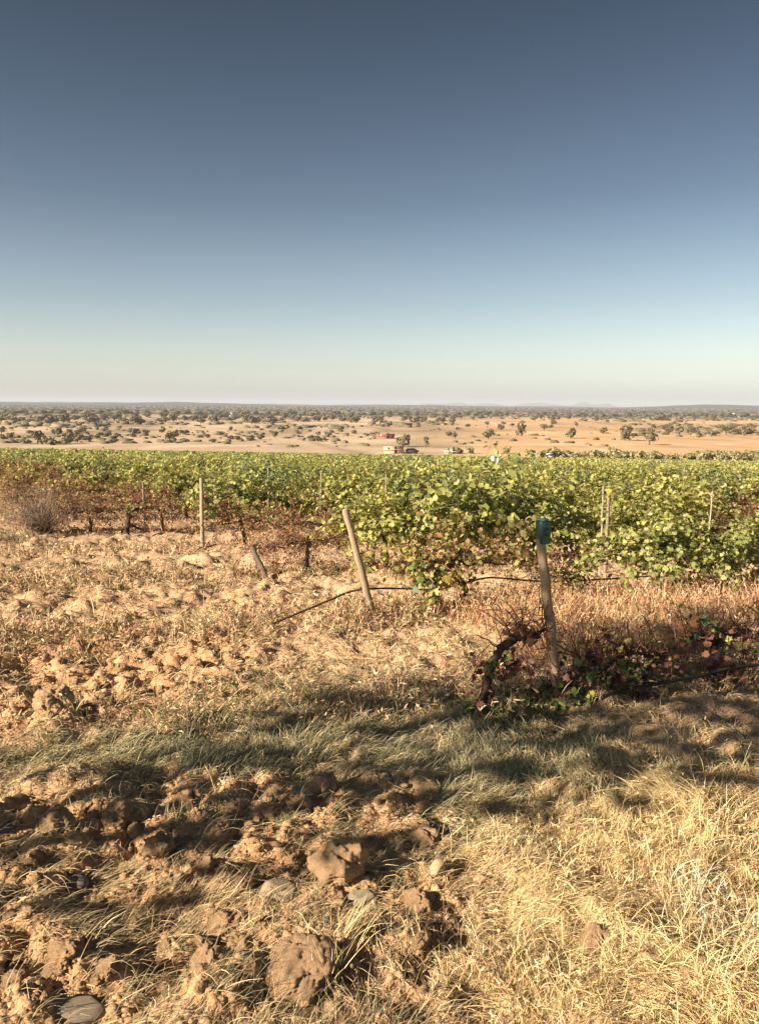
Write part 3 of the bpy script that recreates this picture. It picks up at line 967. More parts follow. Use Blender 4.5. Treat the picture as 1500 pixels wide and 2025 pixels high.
def n3(V, s, seed):
    return (perlin(V[:, 0] * s + 3.1, V[:, 1] * s + V[:, 2] * .7 * s, seed) + perlin(V[:, 1] * s - 1.7, V[:, 2] * s + V[:, 0] * .6 * s, seed + 1) + perlin(V[:, 2] * s + 5.3, V[:, 0] * s - V[:, 1] * .5 * s, seed + 2)) / 2
def crumb_cells(V, n, w, r):
    p = r.normal(0, 1, (n, 3))
    p /= np.linalg.norm(p, axis=1)[:, None]
    D = V @ p.T
    o_ = np.argpartition(-D, 1, axis=1)[:, :2]
    d_ = np.take_along_axis(D, o_, 1)
    first = np.where(d_[:, 0] > d_[:, 1], o_[:, 0], o_[:, 1])
    a_ = np.sort(np.arccos(np.clip(d_, -1, 1)), axis=1)
    return r.uniform(-.5, .5, n)[first], np.clip((a_[:, 1] - a_[:, 0]) / w, 0, 1) - 1
def lump(seed, sub, stone, sq=(1, 1, 1)):
    r = np.random.default_rng(seed)
    V, Fc = ico(sub)
    if stone:
        P = V.copy()
        for _ in range(9):                             # worn flat faces
            n = r.normal(0, 1, 3)
            n /= np.linalg.norm(n)
            dcut = r.uniform(.55, .85)
            ex = np.maximum((P @ n) - dcut, 0)
            P -= ex[:, None] * n * .9
        P *= (1 + .05 * n3(V, 2, seed))[:, None]
    else:
        W_ = V + .10 * np.stack([n3(V, 4, seed + 20), n3(V, 4, seed + 30), n3(V, 4, seed + 40)], -1)
        W_ /= np.linalg.norm(W_, axis=1)[:, None]
        f_ = 1 + .26 * n3(V, 1.3, seed) + .05 * n3(V, 9, seed + 7) + .05 * n3(V, 22, seed + 8)
        for nc, am, wd_ in ((11, .20, .30), (48, .12, .14), (220, .06, .07)):
            hc_, gr_ = crumb_cells(W_, nc, wd_, r)
            f_ = f_ + am * hc_ + .55 * am * gr_
        P = V * f_[:, None]
    P *= np.array(sq)
    return P, Fc
EARTH = np.array([.72, .48, .285])
def clod_mesh(seed, sub=3):
    P, Fc = lump(seed, sub, False, (1, .9, .8))
    r = np.random.default_rng(seed)
    c = EARTH * r.uniform(.9, 1.15) * (1 + .25 * n3(P, 3, seed + 4))[:, None]
    return np_mesh('clod', P, Fc, c, False)
def stone_mesh(seed, col, sq):
    P, Fc = lump(seed, 3, True, sq)
    c = np.array(col) * np.array([1.0, .86, .68]) * (1 + .2 * n3(P, 2, seed + 4))[:, None]
    return np_mesh('stone', P, Fc, c, True)
CL = [clod_mesh(100 + i, 4) for i in range(10)]
for me in CL:
    me.materials.append(M_CLODM)
def put(name, me, px, py, wpx, label, cat, group=None, sink=.25, sc=(1, 1, 1), rz=None, tilt=.4):
    p = at(px, py)
    dist = (p - Vector((0, 0, EYE))).length
    s = wpx * dist / F / 2
    if name == 'stone':
        sink, sc, wpx = sink + .14, (sc[0], sc[1], sc[2] * .8), wpx * .76
    o = link(name, me, M_STONE if name == 'stone' else None)
    o.location = (p.x, p.y, float(Hg(p.x, p.y)) + s * sc[2] * (1 - 2 * sink) * .8)
    o.scale = (s * sc[0], s * sc[1], s * sc[2])
    o.rotation_euler = (random.uniform(-tilt, tilt), random.uniform(-tilt, tilt), random.uniform(0, 6.28) if rz is None else rz)
    return tag(o, label, cat, group)
put('clod', CL[0], 674, 1765, 98, 'large tan block of crumbly earth standing upright right of the middle', 'clod', sink=.12, sc=(1, .8, 1.05), rz=.2, tilt=.1)
put('clod', CL[1], 640, 1568, 62, 'reddish clod in the shade below the grey grass', 'clod', sink=.2)
put('clod', CL[2], 118, 1668, 66, 'sunlit orange clod alone at the left, lit on its left face', 'clod', sink=.15)
put('clod', CL[3], 232, 1648, 58, 'sunlit clod just right of the lone orange clod', 'clod', sink=.2)
put('clod', CL[4], 826, 1792, 66, 'yellowish clod casting a long dark shadow to the right', 'clod', sink=.15, sc=(1, .9, .9))
put('clod', CL[5], 592, 1950, 165, 'broad sunlit mound of bare earth at the bottom centre', 'clod', sink=.36, sc=(1, .8, .40), tilt=.05)
put('clod', CL[6], 415, 1950, 62, 'rounded pale clod left of the bare earth mound', 'clod', sink=.2)
put('clod', CL[7], 135, 1915, 84, 'knobbly sunlit clod above the flat grey stone', 'clod', sink=.3, sc=(1, .8, .7))
put('clod', CL[8], 440, 1840, 74, 'crumbly clod in front of the arching straw tuft', 'clod', sink=.3, sc=(1, .8, .75))
put('clod', CL[9], 315, 1700, 55, 'small brown clod between dark straw tufts at left', 'clod', sink=.2)
put('clod', CL[6], 835, 1660, 80, 'red-brown crumbling clod beside the big upright block', 'clod', sink=.3, sc=(1, .8, .9))
put('clod', CL[3], 30, 1955, 46, 'pale clod in the bottom left corner beside the flat grey stone', 'clod', sink=.2)
put('clod', CL[5], 110, 1425, 100, 'orange clod heap at the left edge of the sunlit strip', 'clod', sink=.35, sc=(1, .8, .75))
put('clod', CL[7], 1180, 1885, 66, 'half buried pale clod ringed by matted straw', 'clod', sink=.4, sc=(1, .9, .6))
GREY, TAN = (.30, .29, .27), (.40, .34, .27)
put('stone', stone_mesh(1, GREY, (1.3, .7, .5)), 135, 2003, 98, 'long flat grey stone at the bottom left', 'stone', sink=.16, rz=.1, tilt=.08)
put('stone', stone_mesh(2, (.5, .5, .48), (.9, .8, 1.1)), 491, 1518, 26, 'small whitish stone in the grey shaded grass', 'stone', sink=.15)
put('stone', stone_mesh(3, (.32, .32, .29), (1.1, .8, .8)), 716, 1790, 48, 'grey angular stone at the foot of the big earth block', 'stone', sink=.25)
put('stone', stone_mesh(4, GREY, (1.1, .8, .7)), 8, 1645, 50, 'blue-grey stone on the left edge of the picture', 'stone', sink=.3)
put('stone', stone_mesh(5, (.52, .46, .36), (1, .8, .8)), 866, 1742, 40, 'cream stone above the long-shadowed yellowish clod', 'stone', sink=.2)
put('stone', stone_mesh(6, (.36, .33, .28), (1, .9, .8)), 548, 1782, 72, 'rounded grey-tan stone left of the big earth block', 'stone', sink=.25)
put('stone', stone_mesh(7, (.26, .25, .25), (1.1, .8, .8)), 148, 1748, 50, 'dark grey stone below the lone orange clod', 'stone', sink=.3)
put('stone', stone_mesh(8, (.55, .47, .35), (1, .8, .7)), 1368, 1702, 34, 'pale stone half hidden in straw on the right', 'stone', sink=.3)
put('stone', stone_mesh(11, (.42, .37, .29), (1, .8, .7)), 355, 1755, 44, 'tan stone at the end of the pale straw streak', 'stone', sink=.3)
# further clods, each told by the landmark next to it
LANDMARK = {'large tan block': 'big upright earth block', 'reddish clod in the shade': 'reddish clod in shade', 'sunlit orange clod alone': 'lone orange clod', 'yellowish clod casting': 'long-shadowed yellowish clod',
            'broad sunlit mound': 'bare earth mound', 'rounded pale clod left': 'rounded pale clod', 'knobbly sunlit': 'knobbly clod', 'crumbly clod in front': 'crumbly clod by the arching tuft',
            'orange clod heap': 'orange clod heap', 'long flat grey stone': 'long flat grey stone', 'small whitish stone': 'small whitish stone', 'blue-grey stone': 'blue-grey stone at the left edge',
            'cream stone': 'cream stone', 'rounded grey-tan': 'rounded grey-tan stone', 'dark grey stone': 'dark grey stone', 'tan stone at the end': 'tan stone by the straw streak'}
LMK = []
for o in list(COL.objects):
    if o.name.split('.')[0] in ('clod', 'stone'):
        for k_, v_ in LANDMARK.items():
            if o['label'].startswith(k_):
                LMK.append((o.location.copy(), v_))
for px_, py_, v_ in ((60, 1270, 'left edge of the sunlit strip'), (250, 1250, 'upper rim of the sunlit strip'), (400, 1310, 'right end of the sunlit strip'), (300, 1420, 'lower rim of the sunlit strip'), (190, 1340, 'centre of the sunlit strip')):
    LMK.append((on(px_, py_), v_))
MORE = []
def scatter_clods(n, xr, yr, wr, seed):
    r = random.Random(seed)
    i = 0
    while i < n:
        px_, py_ = r.uniform(*xr), r.uniform(*yr)
        p = at(px_, py_)
        if float(M_CLOD(np.array([p.x]), np.array([p.y]))[0]) < .35:
            if r.random() < .9:
                continue
        w_ = r.uniform(*wr) * (.6 + .8 * r.random() ** 3)
        MORE.append((p, px_, py_, w_, r.randrange(3, 10), r.uniform(.2, .4), r.uniform(.7, 1), r.uniform(.6, .95)))
        i += 1
scatter_clods(62, (0, 560), (1830, 2040), (13, 42), 1)
scatter_clods(56, (0, 560), (1580, 1850), (12, 36), 2)
scatter_clods(54, (480, 920), (1530, 1780), (11, 36), 3)
scatter_clods(26, (560, 960), (1780, 2030), (13, 38), 6)
scatter_clods(84, (0, 470), (1225, 1460), (10, 32), 4)
seen = {}
for p, px_, py_, w_, i, sk, sy_, sz_ in sorted(MORE, key=lambda m: min((m[0] - l[0]).length for l in LMK)):
    lp, nm = min(LMK, key=lambda l: (p - l[0]).length)
    dx_, dy_ = p.x - lp.x, p.y - lp.y
    where = ('right of' if dx_ > 0 else 'left of') if abs(dx_) > abs(dy_) else ('behind' if dy_ > 0 else 'in front of')
    key = (nm, where)
    seen[key] = seen.get(key, 0) + 1
    size = 'larger' if w_ > 34 else 'small' if w_ < 19 else 'fist-sized'
    put('clod', CL[i], px_, py_, w_, f'{size} clod {where} the {nm}, {"next" if seen[key] == 1 else ordn(seen[key] - 1) + " nearest"} to it', 'clod', 'clods of broken earth', sink=sk, sc=(1, sy_, sz_), tilt=.6)
# loose crumbs, too many to count
mb = MB()
Vi, Fi = ico(0)
Vi = Vi * 1.0
r = np.random.default_rng(9)
n = 15000
RRr = np.exp(r.uniform(math.log(1.7), math.log(8), n * 3))
TTr = r.uniform(rad(-33), rad(33), n * 3)
X, Y = RRr * np.sin(TTr), RRr * np.cos(TTr)
keep = r.random(n * 3) < np.clip(M_CLOD(X, Y) * 1.1 + .05, 0, 1)
X, Y = X[keep][:n], Y[keep][:n]
for x_, y_, z_ in zip(X, Y, Hg(X, Y)):
    s = r.uniform(.0025, .010) * (1 + 1.6 * r.random() ** 6)
    V = Vi * r.uniform(.45, 1.4, (len(Vi), 1)) * np.array([s * r.uniform(.8, 1.5), s * r.uniform(.6, 1.1), s * r.uniform(.4, .8)])
    mb.add(V + np.array([x_, y_, z_ + s * .3]), Fi, None, EARTH * r.uniform(.75, 1.2))
tag(mb.build('soil_crumbs', M_CLODM), 'loose crumbs of reddish earth between the clods', None, None, 'stuff')

# ------------------------------------------------------------------ grasses
def blades(mb, P, az, L, a0, k, w, col, nseg, wig=None, tipw=.25, r=rng, follow=False, lift=.004):
    """ribbons: root P, heading az, length L, rise angle a0 falling by k, width w"""
    n = len(P)
    if n == 0:
        return None
    pt = P.copy()
    pts = [pt.copy()]
    tang = []
    wig = np.zeros(n) if wig is None else wig
    for i in range(nseg):
        a = a0 - k * (i / max(nseg - 1, 1))
        z_ = az + wig * (i / nseg)
        tv = np.stack([np.cos(a) * np.cos(z_), np.cos(a) * np.sin(z_), np.sin(a)], -1)
        tang.append(tv)
        pt = pt + tv * (L / nseg)[:, None]
        pts.append(pt.copy())
    tang.append(tang[-1])
    ph = r.uniform(-1.2, 1.2, n)
    rows = []
    root_g = Hg(P[:, 0], P[:, 1])
    for i in range(nseg + 1):
        q = pts[i]
        g = Hg(q[:, 0], q[:, 1])
        if follow:
            q[:, 2] = g + (q[:, 2] - root_g)
        q[:, 2] = np.maximum(q[:, 2], g + (lift if i else -.01))
        perp = np.stack([-np.sin(az), np.cos(az), np.zeros(n)], -1)
        up = np.cross(tang[i], perp)
        wv = np.cos(ph)[:, None] * perp + np.sin(ph)[:, None] * up
        s = (w * (1 if i < nseg * .55 else 1 - (1 - tipw) * (i / nseg - .5) / .5))[:, None]
        rows.append(np.stack([q - wv * s / 2, q + wv * s / 2], 1))
    V = np.stack(rows, 1).reshape(-1, 3)              # n, nseg+1, 2
    m = (nseg + 1) * 2
    i = np.arange(nseg)
    qd = np.stack([i * 2, i * 2 + 1, i * 2 + 3, i * 2 + 2], -1)
    qd = (np.arange(n)[:, None, None] * m + qd[None]).reshape(-1, 4)
    tv = np.linspace(.85, 1.12, nseg + 1)
    T = (col[:, None, None, :] * tv[None, :, None, None]).repeat(2, 2).reshape(-1, 3)
    mb.add(V, None, qd, T)
    return pts[-1]

def spread(n, r0, r1, dens, r, pw=1.0, half=34):
    """ground points, as many per picture area near and far"""
    out = []
    tot = 0
    while tot < n:
        m = n * 2
        R = (r0 ** (1 - pw) + r.random(m) * (r1 ** (1 - pw) - r0 ** (1 - pw))) ** (1 / (1 - pw)) if pw != 1 else np.exp(r.uniform(math.log(r0), math.log(r1), m))
        T = r.uniform(rad(-half), rad(half), m)
        x_, y_ = R * np.sin(T), R * np.cos(T)
        k = r.random(m) < dens(x_, y_)
        out.append(np.stack([x_[k], y_[k]], -1))
        tot += int(k.sum())
        if m == 0:
            break
    return np.vstack(out)[:n]
STRAWC = np.array([(.62, .48, .27), (.68, .55, .33), (.54, .39, .22), (.47, .32, .18), (.72, .61, .39), (.40, .29, .17)])
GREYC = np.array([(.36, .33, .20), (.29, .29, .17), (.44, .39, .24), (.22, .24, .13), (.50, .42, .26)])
RUSTC = np.array([(.44, .28, .18), (.36, .20, .13), (.54, .37, .23), (.56, .43, .26), (.30, .15, .10)])
GREENC = np.array([(.12, .18, .04), (.17, .22, .05), (.10, .14, .05)])
def pick(pal, n, r, v=.27):
    return pal[r.integers(len(pal), size=n)] * r.uniform(1 - v, 1 + v, (n, 1))
def zpt(xy):
    return np.column_stack([xy, Hg(xy[:, 0], xy[:, 1])])
def lwid(xy, w, kpx):
    return np.maximum(w, np.hypot(xy[:, 0], xy[:, 1]) * kpx)
def fresh(xy):
    f = (sstep(.05, .5, xy[:, 0]) * sstep(5.2, 3.6, xy[:, 1]))[:, None]
    return 1 + f * np.array([[.20, .22, .12]])

print('grass')
r = np.random.default_rng(21)
def flow(x, y):
    return .5 + 3.2 * fbm(x * .55, y * .55, 81, 2) + .9 * perlin(x * 2.6, y * 2.6, 83)
def clump(x, y, s=1):
    return np.clip(.5 + 1.3 * fbm(x * 2.2 * s, y * 2.2 * s, 85, 3), 0, 1)

# matted straw lying in swirls
mb = MB()
dens = lambda x, y: np.clip((M_STRAW(x, y) * .95 + .22) * (1 - .9 * M_CLOD(x, y)) * (1 - .6 * M_GREY(x, y)) * (.25 + 1.1 * clump(x, y)), 0, 1)
xy = spread(56000, 1.6, 11, dens, r, 1.35)
n = len(xy)
az = flow(xy[:, 0], xy[:, 1]) + r.normal(0, .45, n)
az = np.where(r.random(n) < .3, az + math.pi, az)
blades(mb, zpt(xy), az, r.uniform(.04, .13, n), r.uniform(.0, .35, n), r.uniform(.2, .9, n), lwid(xy, .0018, .0007) * r.uniform(.7, 1.3, n), pick(STRAWC, n, r) * fresh(xy), 4, r.normal(0, .7, n), r=r, follow=True)
tag(mb.build('straw', M_GRASS), 'matted dry straw lying in swirls over the ground', None, None, 'stuff')

# broken straw and fine dead grass strewn over the clods
mb = MB()
dens = lambda x, y: np.clip(M_CLOD(x, y) * (.15 + 1.0 * clump(x, y, 1.6) ** 2), 0, 1)
xy = spread(14000, 1.6, 8, dens, r, 1.25)
n = len(xy)
az = flow(xy[:, 0] * 2, xy[:, 1] * 2) + r.normal(0, .6, n)
c = np.where((r.random(n) < .3)[:, None], pick(GREYC, n, r), pick(STRAWC, n, r) * .95)
blades(mb, zpt(xy), az, r.uniform(.03, .15, n), r.uniform(.1, 1.0, n), r.uniform(.3, 1.3, n), lwid(xy, .0016, .0006) * r.uniform(.7, 1.3, n), c, 3, r.normal(0, .6, n), r=r)
tag(mb.build('broken_straw', M_GRASS), 'broken straw strewn over the clods', None, None, 'stuff')

# combed sheaves of fallen straw, each lying one way
mb = MB()
dens = lambda x, y: np.clip((M_STRAW(x, y) + .30) * (1 - .8 * M_CLOD(x, y)) * (1 - .5 * M_GREY(x, y)), 0, 1)
ct = spread(2100, 1.6, 11, dens, r, 1.25)
per = 26
xy = np.repeat(ct, per, 0) + r.normal(0, .035, (len(ct) * per, 2)) * (1 + np.repeat(np.hypot(ct[:, 0], ct[:, 1]), per)[:, None] * .15)
n = len(xy)
az = np.repeat(flow(ct[:, 0], ct[:, 1]) + r.normal(0, .6, len(ct)), per) + r.normal(0, .28, n)
tone = np.repeat(r.uniform(.72, 1.2, len(ct)), per)
blades(mb, zpt(xy), az, np.repeat(r.uniform(.05, .155, len(ct)), per) * r.uniform(.6, 1.1, n), np.repeat(r.uniform(.05, .6, len(ct)), per) + r.normal(0, .12, n), r.uniform(.6, 1.4, n), lwid(xy, .0018, .0006) * r.uniform(.7, 1.3, n), pick(STRAWC, n, r) * tone[:, None] * fresh(xy), 4, r.normal(0, .4, n), r=r)
tag(mb.build('fallen_straw', M_GRASS), 'combed sheaves of fallen straw', None, None, 'stuff')

# chaff and broken bits lying flat
mb = MB()
dens = lambda x, y: np.clip((.35 + .6 * M_STRAW(x, y)) * (.3 + .7 * clump(x, y, 2)), 0, 1)
xy = spread(52000, 1.6, 12, dens, r, 1.35)
n = len(xy)
c = np.where((r.random(n) < .22)[:, None], pick(RUSTC, n, r), pick(STRAWC, n, r) * fresh(xy))
blades(mb, zpt(xy), r.uniform(0, 6.28, n), r.uniform(.008, .045, n), r.uniform(-.1, .5, n), r.uniform(0, .5, n), lwid(xy, .0026, .0010) * r.uniform(.6, 1.5, n), c, 1, tipw=.8, r=r, follow=True)
tag(mb.build('chaff', M_GRASS), 'chaff and broken bits of straw lying flat', None, None, 'stuff')

# standing dry stems, taller in the bright corner on the right
mb = MB()
dens = lambda x, y: np.clip((M_STRAW(x, y) * .6 + .06) * (1 - .9 * M_CLOD(x, y)) * clump(x, y, .7) ** 1.6, 0, 1)
xy = spread(5000, 1.6, 13, dens, r, 1.2)
n = len(xy)
L = r.uniform(.03, .10, n) * (1 + .5 * sstep(.5, 1.0, xy[:, 0] / xy[:, 1] * 2))
w = lwid(xy, .0018, .0007)
c = pick(STRAWC, n, r) * fresh(xy)
tips = blades(mb, zpt(xy), r.uniform(0, 6.28, n), L, r.uniform(.8, 1.5, n), r.uniform(.1, 1.0, n), w, c, 4, r.normal(0, .5, n), r=r)
sel = r.random(n) < .25
for _ in range(4):
    m = int(sel.sum())
    blades(mb, tips[sel] - np.array([0, 0, .012]) * r.random((m, 1)), r.uniform(0, 6.28, m), r.uniform(.010, .022, m), r.uniform(.6, 1.5, m), r.uniform(0, .8, m), w[sel] * 1.6, c[sel] * 1.08, 2, r=r)
tag(mb.build('dry_grass', M_GRASS), 'standing dry grass stems with seed heads', None, None, 'stuff')

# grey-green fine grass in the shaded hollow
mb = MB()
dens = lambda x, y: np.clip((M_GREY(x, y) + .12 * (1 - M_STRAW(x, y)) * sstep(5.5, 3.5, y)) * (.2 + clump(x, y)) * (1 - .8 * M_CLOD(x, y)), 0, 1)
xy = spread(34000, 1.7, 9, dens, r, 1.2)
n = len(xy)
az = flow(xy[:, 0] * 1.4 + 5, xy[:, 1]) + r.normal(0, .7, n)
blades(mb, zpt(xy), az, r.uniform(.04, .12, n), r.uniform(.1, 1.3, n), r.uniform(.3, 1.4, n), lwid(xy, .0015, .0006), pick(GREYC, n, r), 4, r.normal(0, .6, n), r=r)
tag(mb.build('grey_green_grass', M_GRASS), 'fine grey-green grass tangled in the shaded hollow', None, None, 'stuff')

# rusty dry weeds and grass under the vines
mb = MB()
def under(x, y):
    # nearness to a vine row line
    nrm = Vector((-RDIR.y, RDIR.x, 0))
    d_ = (x - _p1.x) * nrm.x + (y - _p1.y) * nrm.y
    s = ROWSTEP.dot(nrm)
    f = np.abs((d_ / s) - np.round(d_ / s)) * s
    inside = sstep(-.3, .2, d_)
    return inside * np.exp(-(f / .55) ** 2)
dens = lambda x, y: np.clip((M_RUST(x, y) * .75 + .6 * under(x, y)) * (.25 + clump(x, y)) * sstep(3.9, 4.6, y), 0, 1)
xy = spread(25000, 3.6, 22, dens, r, 1.5)
n = len(xy)
c = np.where((r.random(n) < .45)[:, None], pick(RUSTC, n, r), pick(STRAWC, n, r))
c = np.where((r.random(n) < .05)[:, None], pick(GREENC * 1.3, n, r), c)
L = r.uniform(.04, .26, n) * (.35 + .75 * clump(xy[:, 0] * .8, xy[:, 1] * .8))
w = lwid(xy, .0022, .0008)
tips = blades(mb, zpt(xy), r.uniform(0, 6.28, n), L, r.uniform(.7, 1.5, n), r.uniform(0, 1.0, n), w, c, 3, r.normal(0, .5, n), r=r)
sel = np.nonzero(r.random(n) < .5)[0]
for _ in range(3):
    m = len(sel)
    t = r.uniform(.45, 1, (m, 1))
    q = zpt(xy[sel]) * (1 - t) + tips[sel] * t
    blades(mb, q, r.uniform(0, 6.28, m), r.uniform(.015, .05, m), r.uniform(-.3, 1.0, m), r.uniform(0, .6, m), w[sel] * 2.2, c[sel] * r.uniform(.7, 1.2, (m, 1)), 2, tipw=.1, r=r)
tag(mb.build('dry_weeds', M_GRASS), 'rusty dry weeds and tall grass at the feet of the vines', None, None, 'stuff')

# tall rusty grass standing between the first two rows
mb = MB()
nrm_ = np.array([-RDIR.y, RDIR.x])
def aisle(x, y):
    d_ = (x - _p1.x) * nrm_[0] + (y - _p1.y) * nrm_[1]
    u_ = (x - _p1.x) * RDIR.x + (y - _p1.y) * RDIR.y
    return sstep(.25, .7, d_) * sstep(2.9, 2.2, d_) * sstep(.1, .9, u_) * (.35 + .65 * clump(x, y))
xy = spread(9000, 4.8, 12, aisle, r, 1.4)
n = len(xy)
c = np.where((r.random(n) < .6)[:, None], pick(RUSTC, n, r) * np.array([1.12, .98, .85]), pick(STRAWC, n, r))
L = r.uniform(.10, .34, n)
w = lwid(xy, .002, .0007)
tips = blades(mb, zpt(xy), r.uniform(0, 6.28, n), L, r.uniform(1.0, 1.55, n), r.uniform(0, .7, n), w, c, 3, r.normal(0, .4, n), r=r)
for _ in range(2):
    t = r.uniform(.4, 1, (n, 1))
    blades(mb, zpt(xy) * (1 - t) + tips * t, r.uniform(0, 6.28, n), r.uniform(.012, .04, n), r.uniform(.2, 1.3, n), r.uniform(0, .6, n), w * 1.9, c * r.uniform(.75, 1.15, (n, 1)), 2, tipw=.1, r=r)
tag(mb.build('rusty_grass', M_GRASS), 'tall rusty grass standing between the first two vine rows', None, None, 'stuff')

# short stubble over the whole near slope, so bare patches read as dead turf
mb = MB()
dens = lambda x, y: np.clip((.10 + .5 * clump(x, y) ** 2) * (1 - .92 * M_CLOD(x, y) * sstep(6.5, 5, y)), 0, 1)
xy = spread(44000, 1.6, 20, dens, r, 1.3)
n = len(xy)
c = np.where((r.random(n) < .25)[:, None], pick(RUSTC, n, r), pick(STRAWC, n, r))
blades(mb, zpt(xy), r.uniform(0, 6.28, n), r.uniform(.03, .09, n), r.uniform(.0, .7, n), r.uniform(.2, 1.2, n), lwid(xy, .0020, .0008), c, 2, r.normal(0, .6, n), r=r, follow=True)
tag(mb.build('dead_turf', M_GRASS), 'short dead turf and litter covering the slope', None, None, 'stuff')

# separate small plants one can point at
def tuft(label, px_, py_, n, Lr, pal, a0, wd, cat='grass tuft', name='grass_tuft', kk=(.2, 1.1), azr=(0, 6.28), rad_=.03, seed=1, group=None):
    r_ = np.random.default_rng(seed)
    p = at(px_, py_)
    xy_ = np.array([[p.x, p.y]]) + r_.normal(0, rad_, (n, 2))
    m_ = MB()
    blades(m_, zpt(xy_), r_.uniform(*azr, n), r_.uniform(*Lr, n) * .5, r_.uniform(*a0, n), r_.uniform(*kk, n), np.full(n, wd * .75), pick(pal, n, r_), 6, r_.normal(0, .4, n), r=r_)
    o = m_.build(name, M_GRASS)
    return tag(o, label, None, None, 'stuff') if name == 'weed_clump' else tag(o, label, cat, group)
BR = np.array([(.70, .60, .34), (.62, .50, .26), (.56, .46, .25)])
tuft('fresh green tuft in shade above the big earth block', 556, 1640, 60, (.05, .13), GREENC, (.7, 1.5), .0035, seed=1)
tuft('bright green sprig standing between clods at lower left', 388, 1905, 26, (.05, .12), GREENC * 1.2, (1.0, 1.5), .004, seed=2)
tuft('small green tuft right of the big earth block', 768, 1760, 44, (.04, .09), GREENC * 1.2, (.7, 1.5), .0032, seed=3)
tuft('arching tuft of long straw behind the crumbly clod', 400, 1790, 220, (.15, .32), STRAWC * .9, (.4, 1.1), .0026, azr=(-.5, 1.2), seed=4, rad_=.05)
tuft('pale streak of lying straw left of the arching tuft', 205, 1740, 160, (.15, .30), BR, (.02, .35), .003, azr=(.3, .8), kk=(.1, .5), seed=5, rad_=.05)
tuft('upright pair of dry stalks by the bare earth mound', 655, 1960, 30, (.15, .34), BR, (1.1, 1.55), .003, seed=6, kk=(0, .5), rad_=.02)
tuft('thin straw sprays slanting right of the grey angular stone', 690, 1890, 60, (.15, .30), BR, (.5, 1.2), .0028, azr=(.2, 1.2), seed=7)
tuft('dense dark straw mat below the dark grey stone', 170, 1830, 260, (.12, .28), STRAWC * .6, (.1, .9), .0026, azr=(-.3, 1.0), seed=8, rad_=.12)
tuft('big pale tussock at the right of the shade line', 1330, 1590, 320, (.15, .34), BR, (.3, 1.2), .003, azr=(2.2, 4.2), seed=9, rad_=.09)
tuft('bright fountain of straw in the lower right corner', 1420, 1960, 260, (.15, .36), BR * 1.08, (.5, 1.5), .0028, seed=10, rad_=.12)
tuft('pale spiky tussock low on the right', 1180, 1935, 200, (.12, .32), BR, (.4, 1.3), .0028, seed=11, rad_=.08)
tuft('whitish dry seed-head clump near the right edge', 1390, 1800, 200, (.10, .26), np.array([(.72, .68, .56), (.62, .56, .44)]), (.6, 1.5), .0036, seed=12, rad_=.09)
tuft('straw tussock casting shade right of the cream stone', 1010, 1720, 200, (.12, .28), STRAWC, (.3, 1.2), .0026, seed=13, rad_=.07, azr=(-.4, 1.4))
tuft('pale feathery tussock by the drip hose at the left', 385, 1240, 260, (.2, .5), BR, (.5, 1.4), .004, seed=14, rad_=.12)
tuft('pale tussock at the left end of the second row', 240, 1140, 220, (.2, .45), BR, (.4, 1.3), .005, seed=15, rad_=.14)
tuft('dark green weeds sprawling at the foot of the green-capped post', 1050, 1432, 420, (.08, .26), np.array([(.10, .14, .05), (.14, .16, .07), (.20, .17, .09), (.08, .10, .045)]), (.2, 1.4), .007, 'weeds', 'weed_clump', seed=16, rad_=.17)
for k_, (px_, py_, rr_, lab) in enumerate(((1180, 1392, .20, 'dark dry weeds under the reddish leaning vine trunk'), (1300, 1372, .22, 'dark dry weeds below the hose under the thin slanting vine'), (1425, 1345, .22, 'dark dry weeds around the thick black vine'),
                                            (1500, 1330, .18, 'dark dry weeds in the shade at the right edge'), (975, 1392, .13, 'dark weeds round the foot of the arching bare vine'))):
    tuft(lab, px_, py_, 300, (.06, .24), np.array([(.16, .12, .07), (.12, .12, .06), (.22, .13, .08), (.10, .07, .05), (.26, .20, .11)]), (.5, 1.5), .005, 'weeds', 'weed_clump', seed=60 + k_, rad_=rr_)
# round leafless bush at the left
r_ = np.random.default_rng(31)
p = on(82, 1058)
n = 420
m_ = MB()
xy_ = np.array([[p.x, p.y]]) + r_.normal(0, .10, (n, 2))
GB = np.array([(.22, .17, .13), (.28, .22, .17), (.17, .12, .09)])
tp = blades(m_, zpt(xy_), r_.uniform(0, 6.28, n), r_.uniform(.35, .85, n), r_.uniform(.5, 1.55, n), r_.uniform(0, .7, n), np.full(n, .008), pick(GB, n, r_), 5, r_.normal(0, .5, n), r=r_)
for _ in range(3):
    blades(m_, tp - r_.normal(0, .05, tp.shape), r_.uniform(0, 6.28, n), r_.uniform(.08, .2, n), r_.uniform(0, 1.5, n), r_.uniform(0, .7, n), np.full(n, .005), pick(GB * 1.15, n, r_), 2, r=r_)
tag(m_.build('dry_bush', M_GRASS), 'round greyish leafless bush on the straw at the left', 'bush')
p = on(20, 1075)
m_ = MB()
n = 260
xy_ = np.array([[p.x, p.y]]) + r_.normal(0, .22, (n, 2)) * np.array([[1.6, .6]])
blades(m_, zpt(xy_), r_.uniform(0, 6.28, n), r_.uniform(.12, .35, n), r_.uniform(.3, 1.4, n), r_.uniform(0, .7, n), np.full(n, .007), pick(GREYC * .7, n, r_), 4, r_.normal(0, .5, n), r=r_)
tag(m_.build('weed_mat', M_GRASS), 'low dark green mat of weeds at the left edge below the bush', None, None, 'stuff')

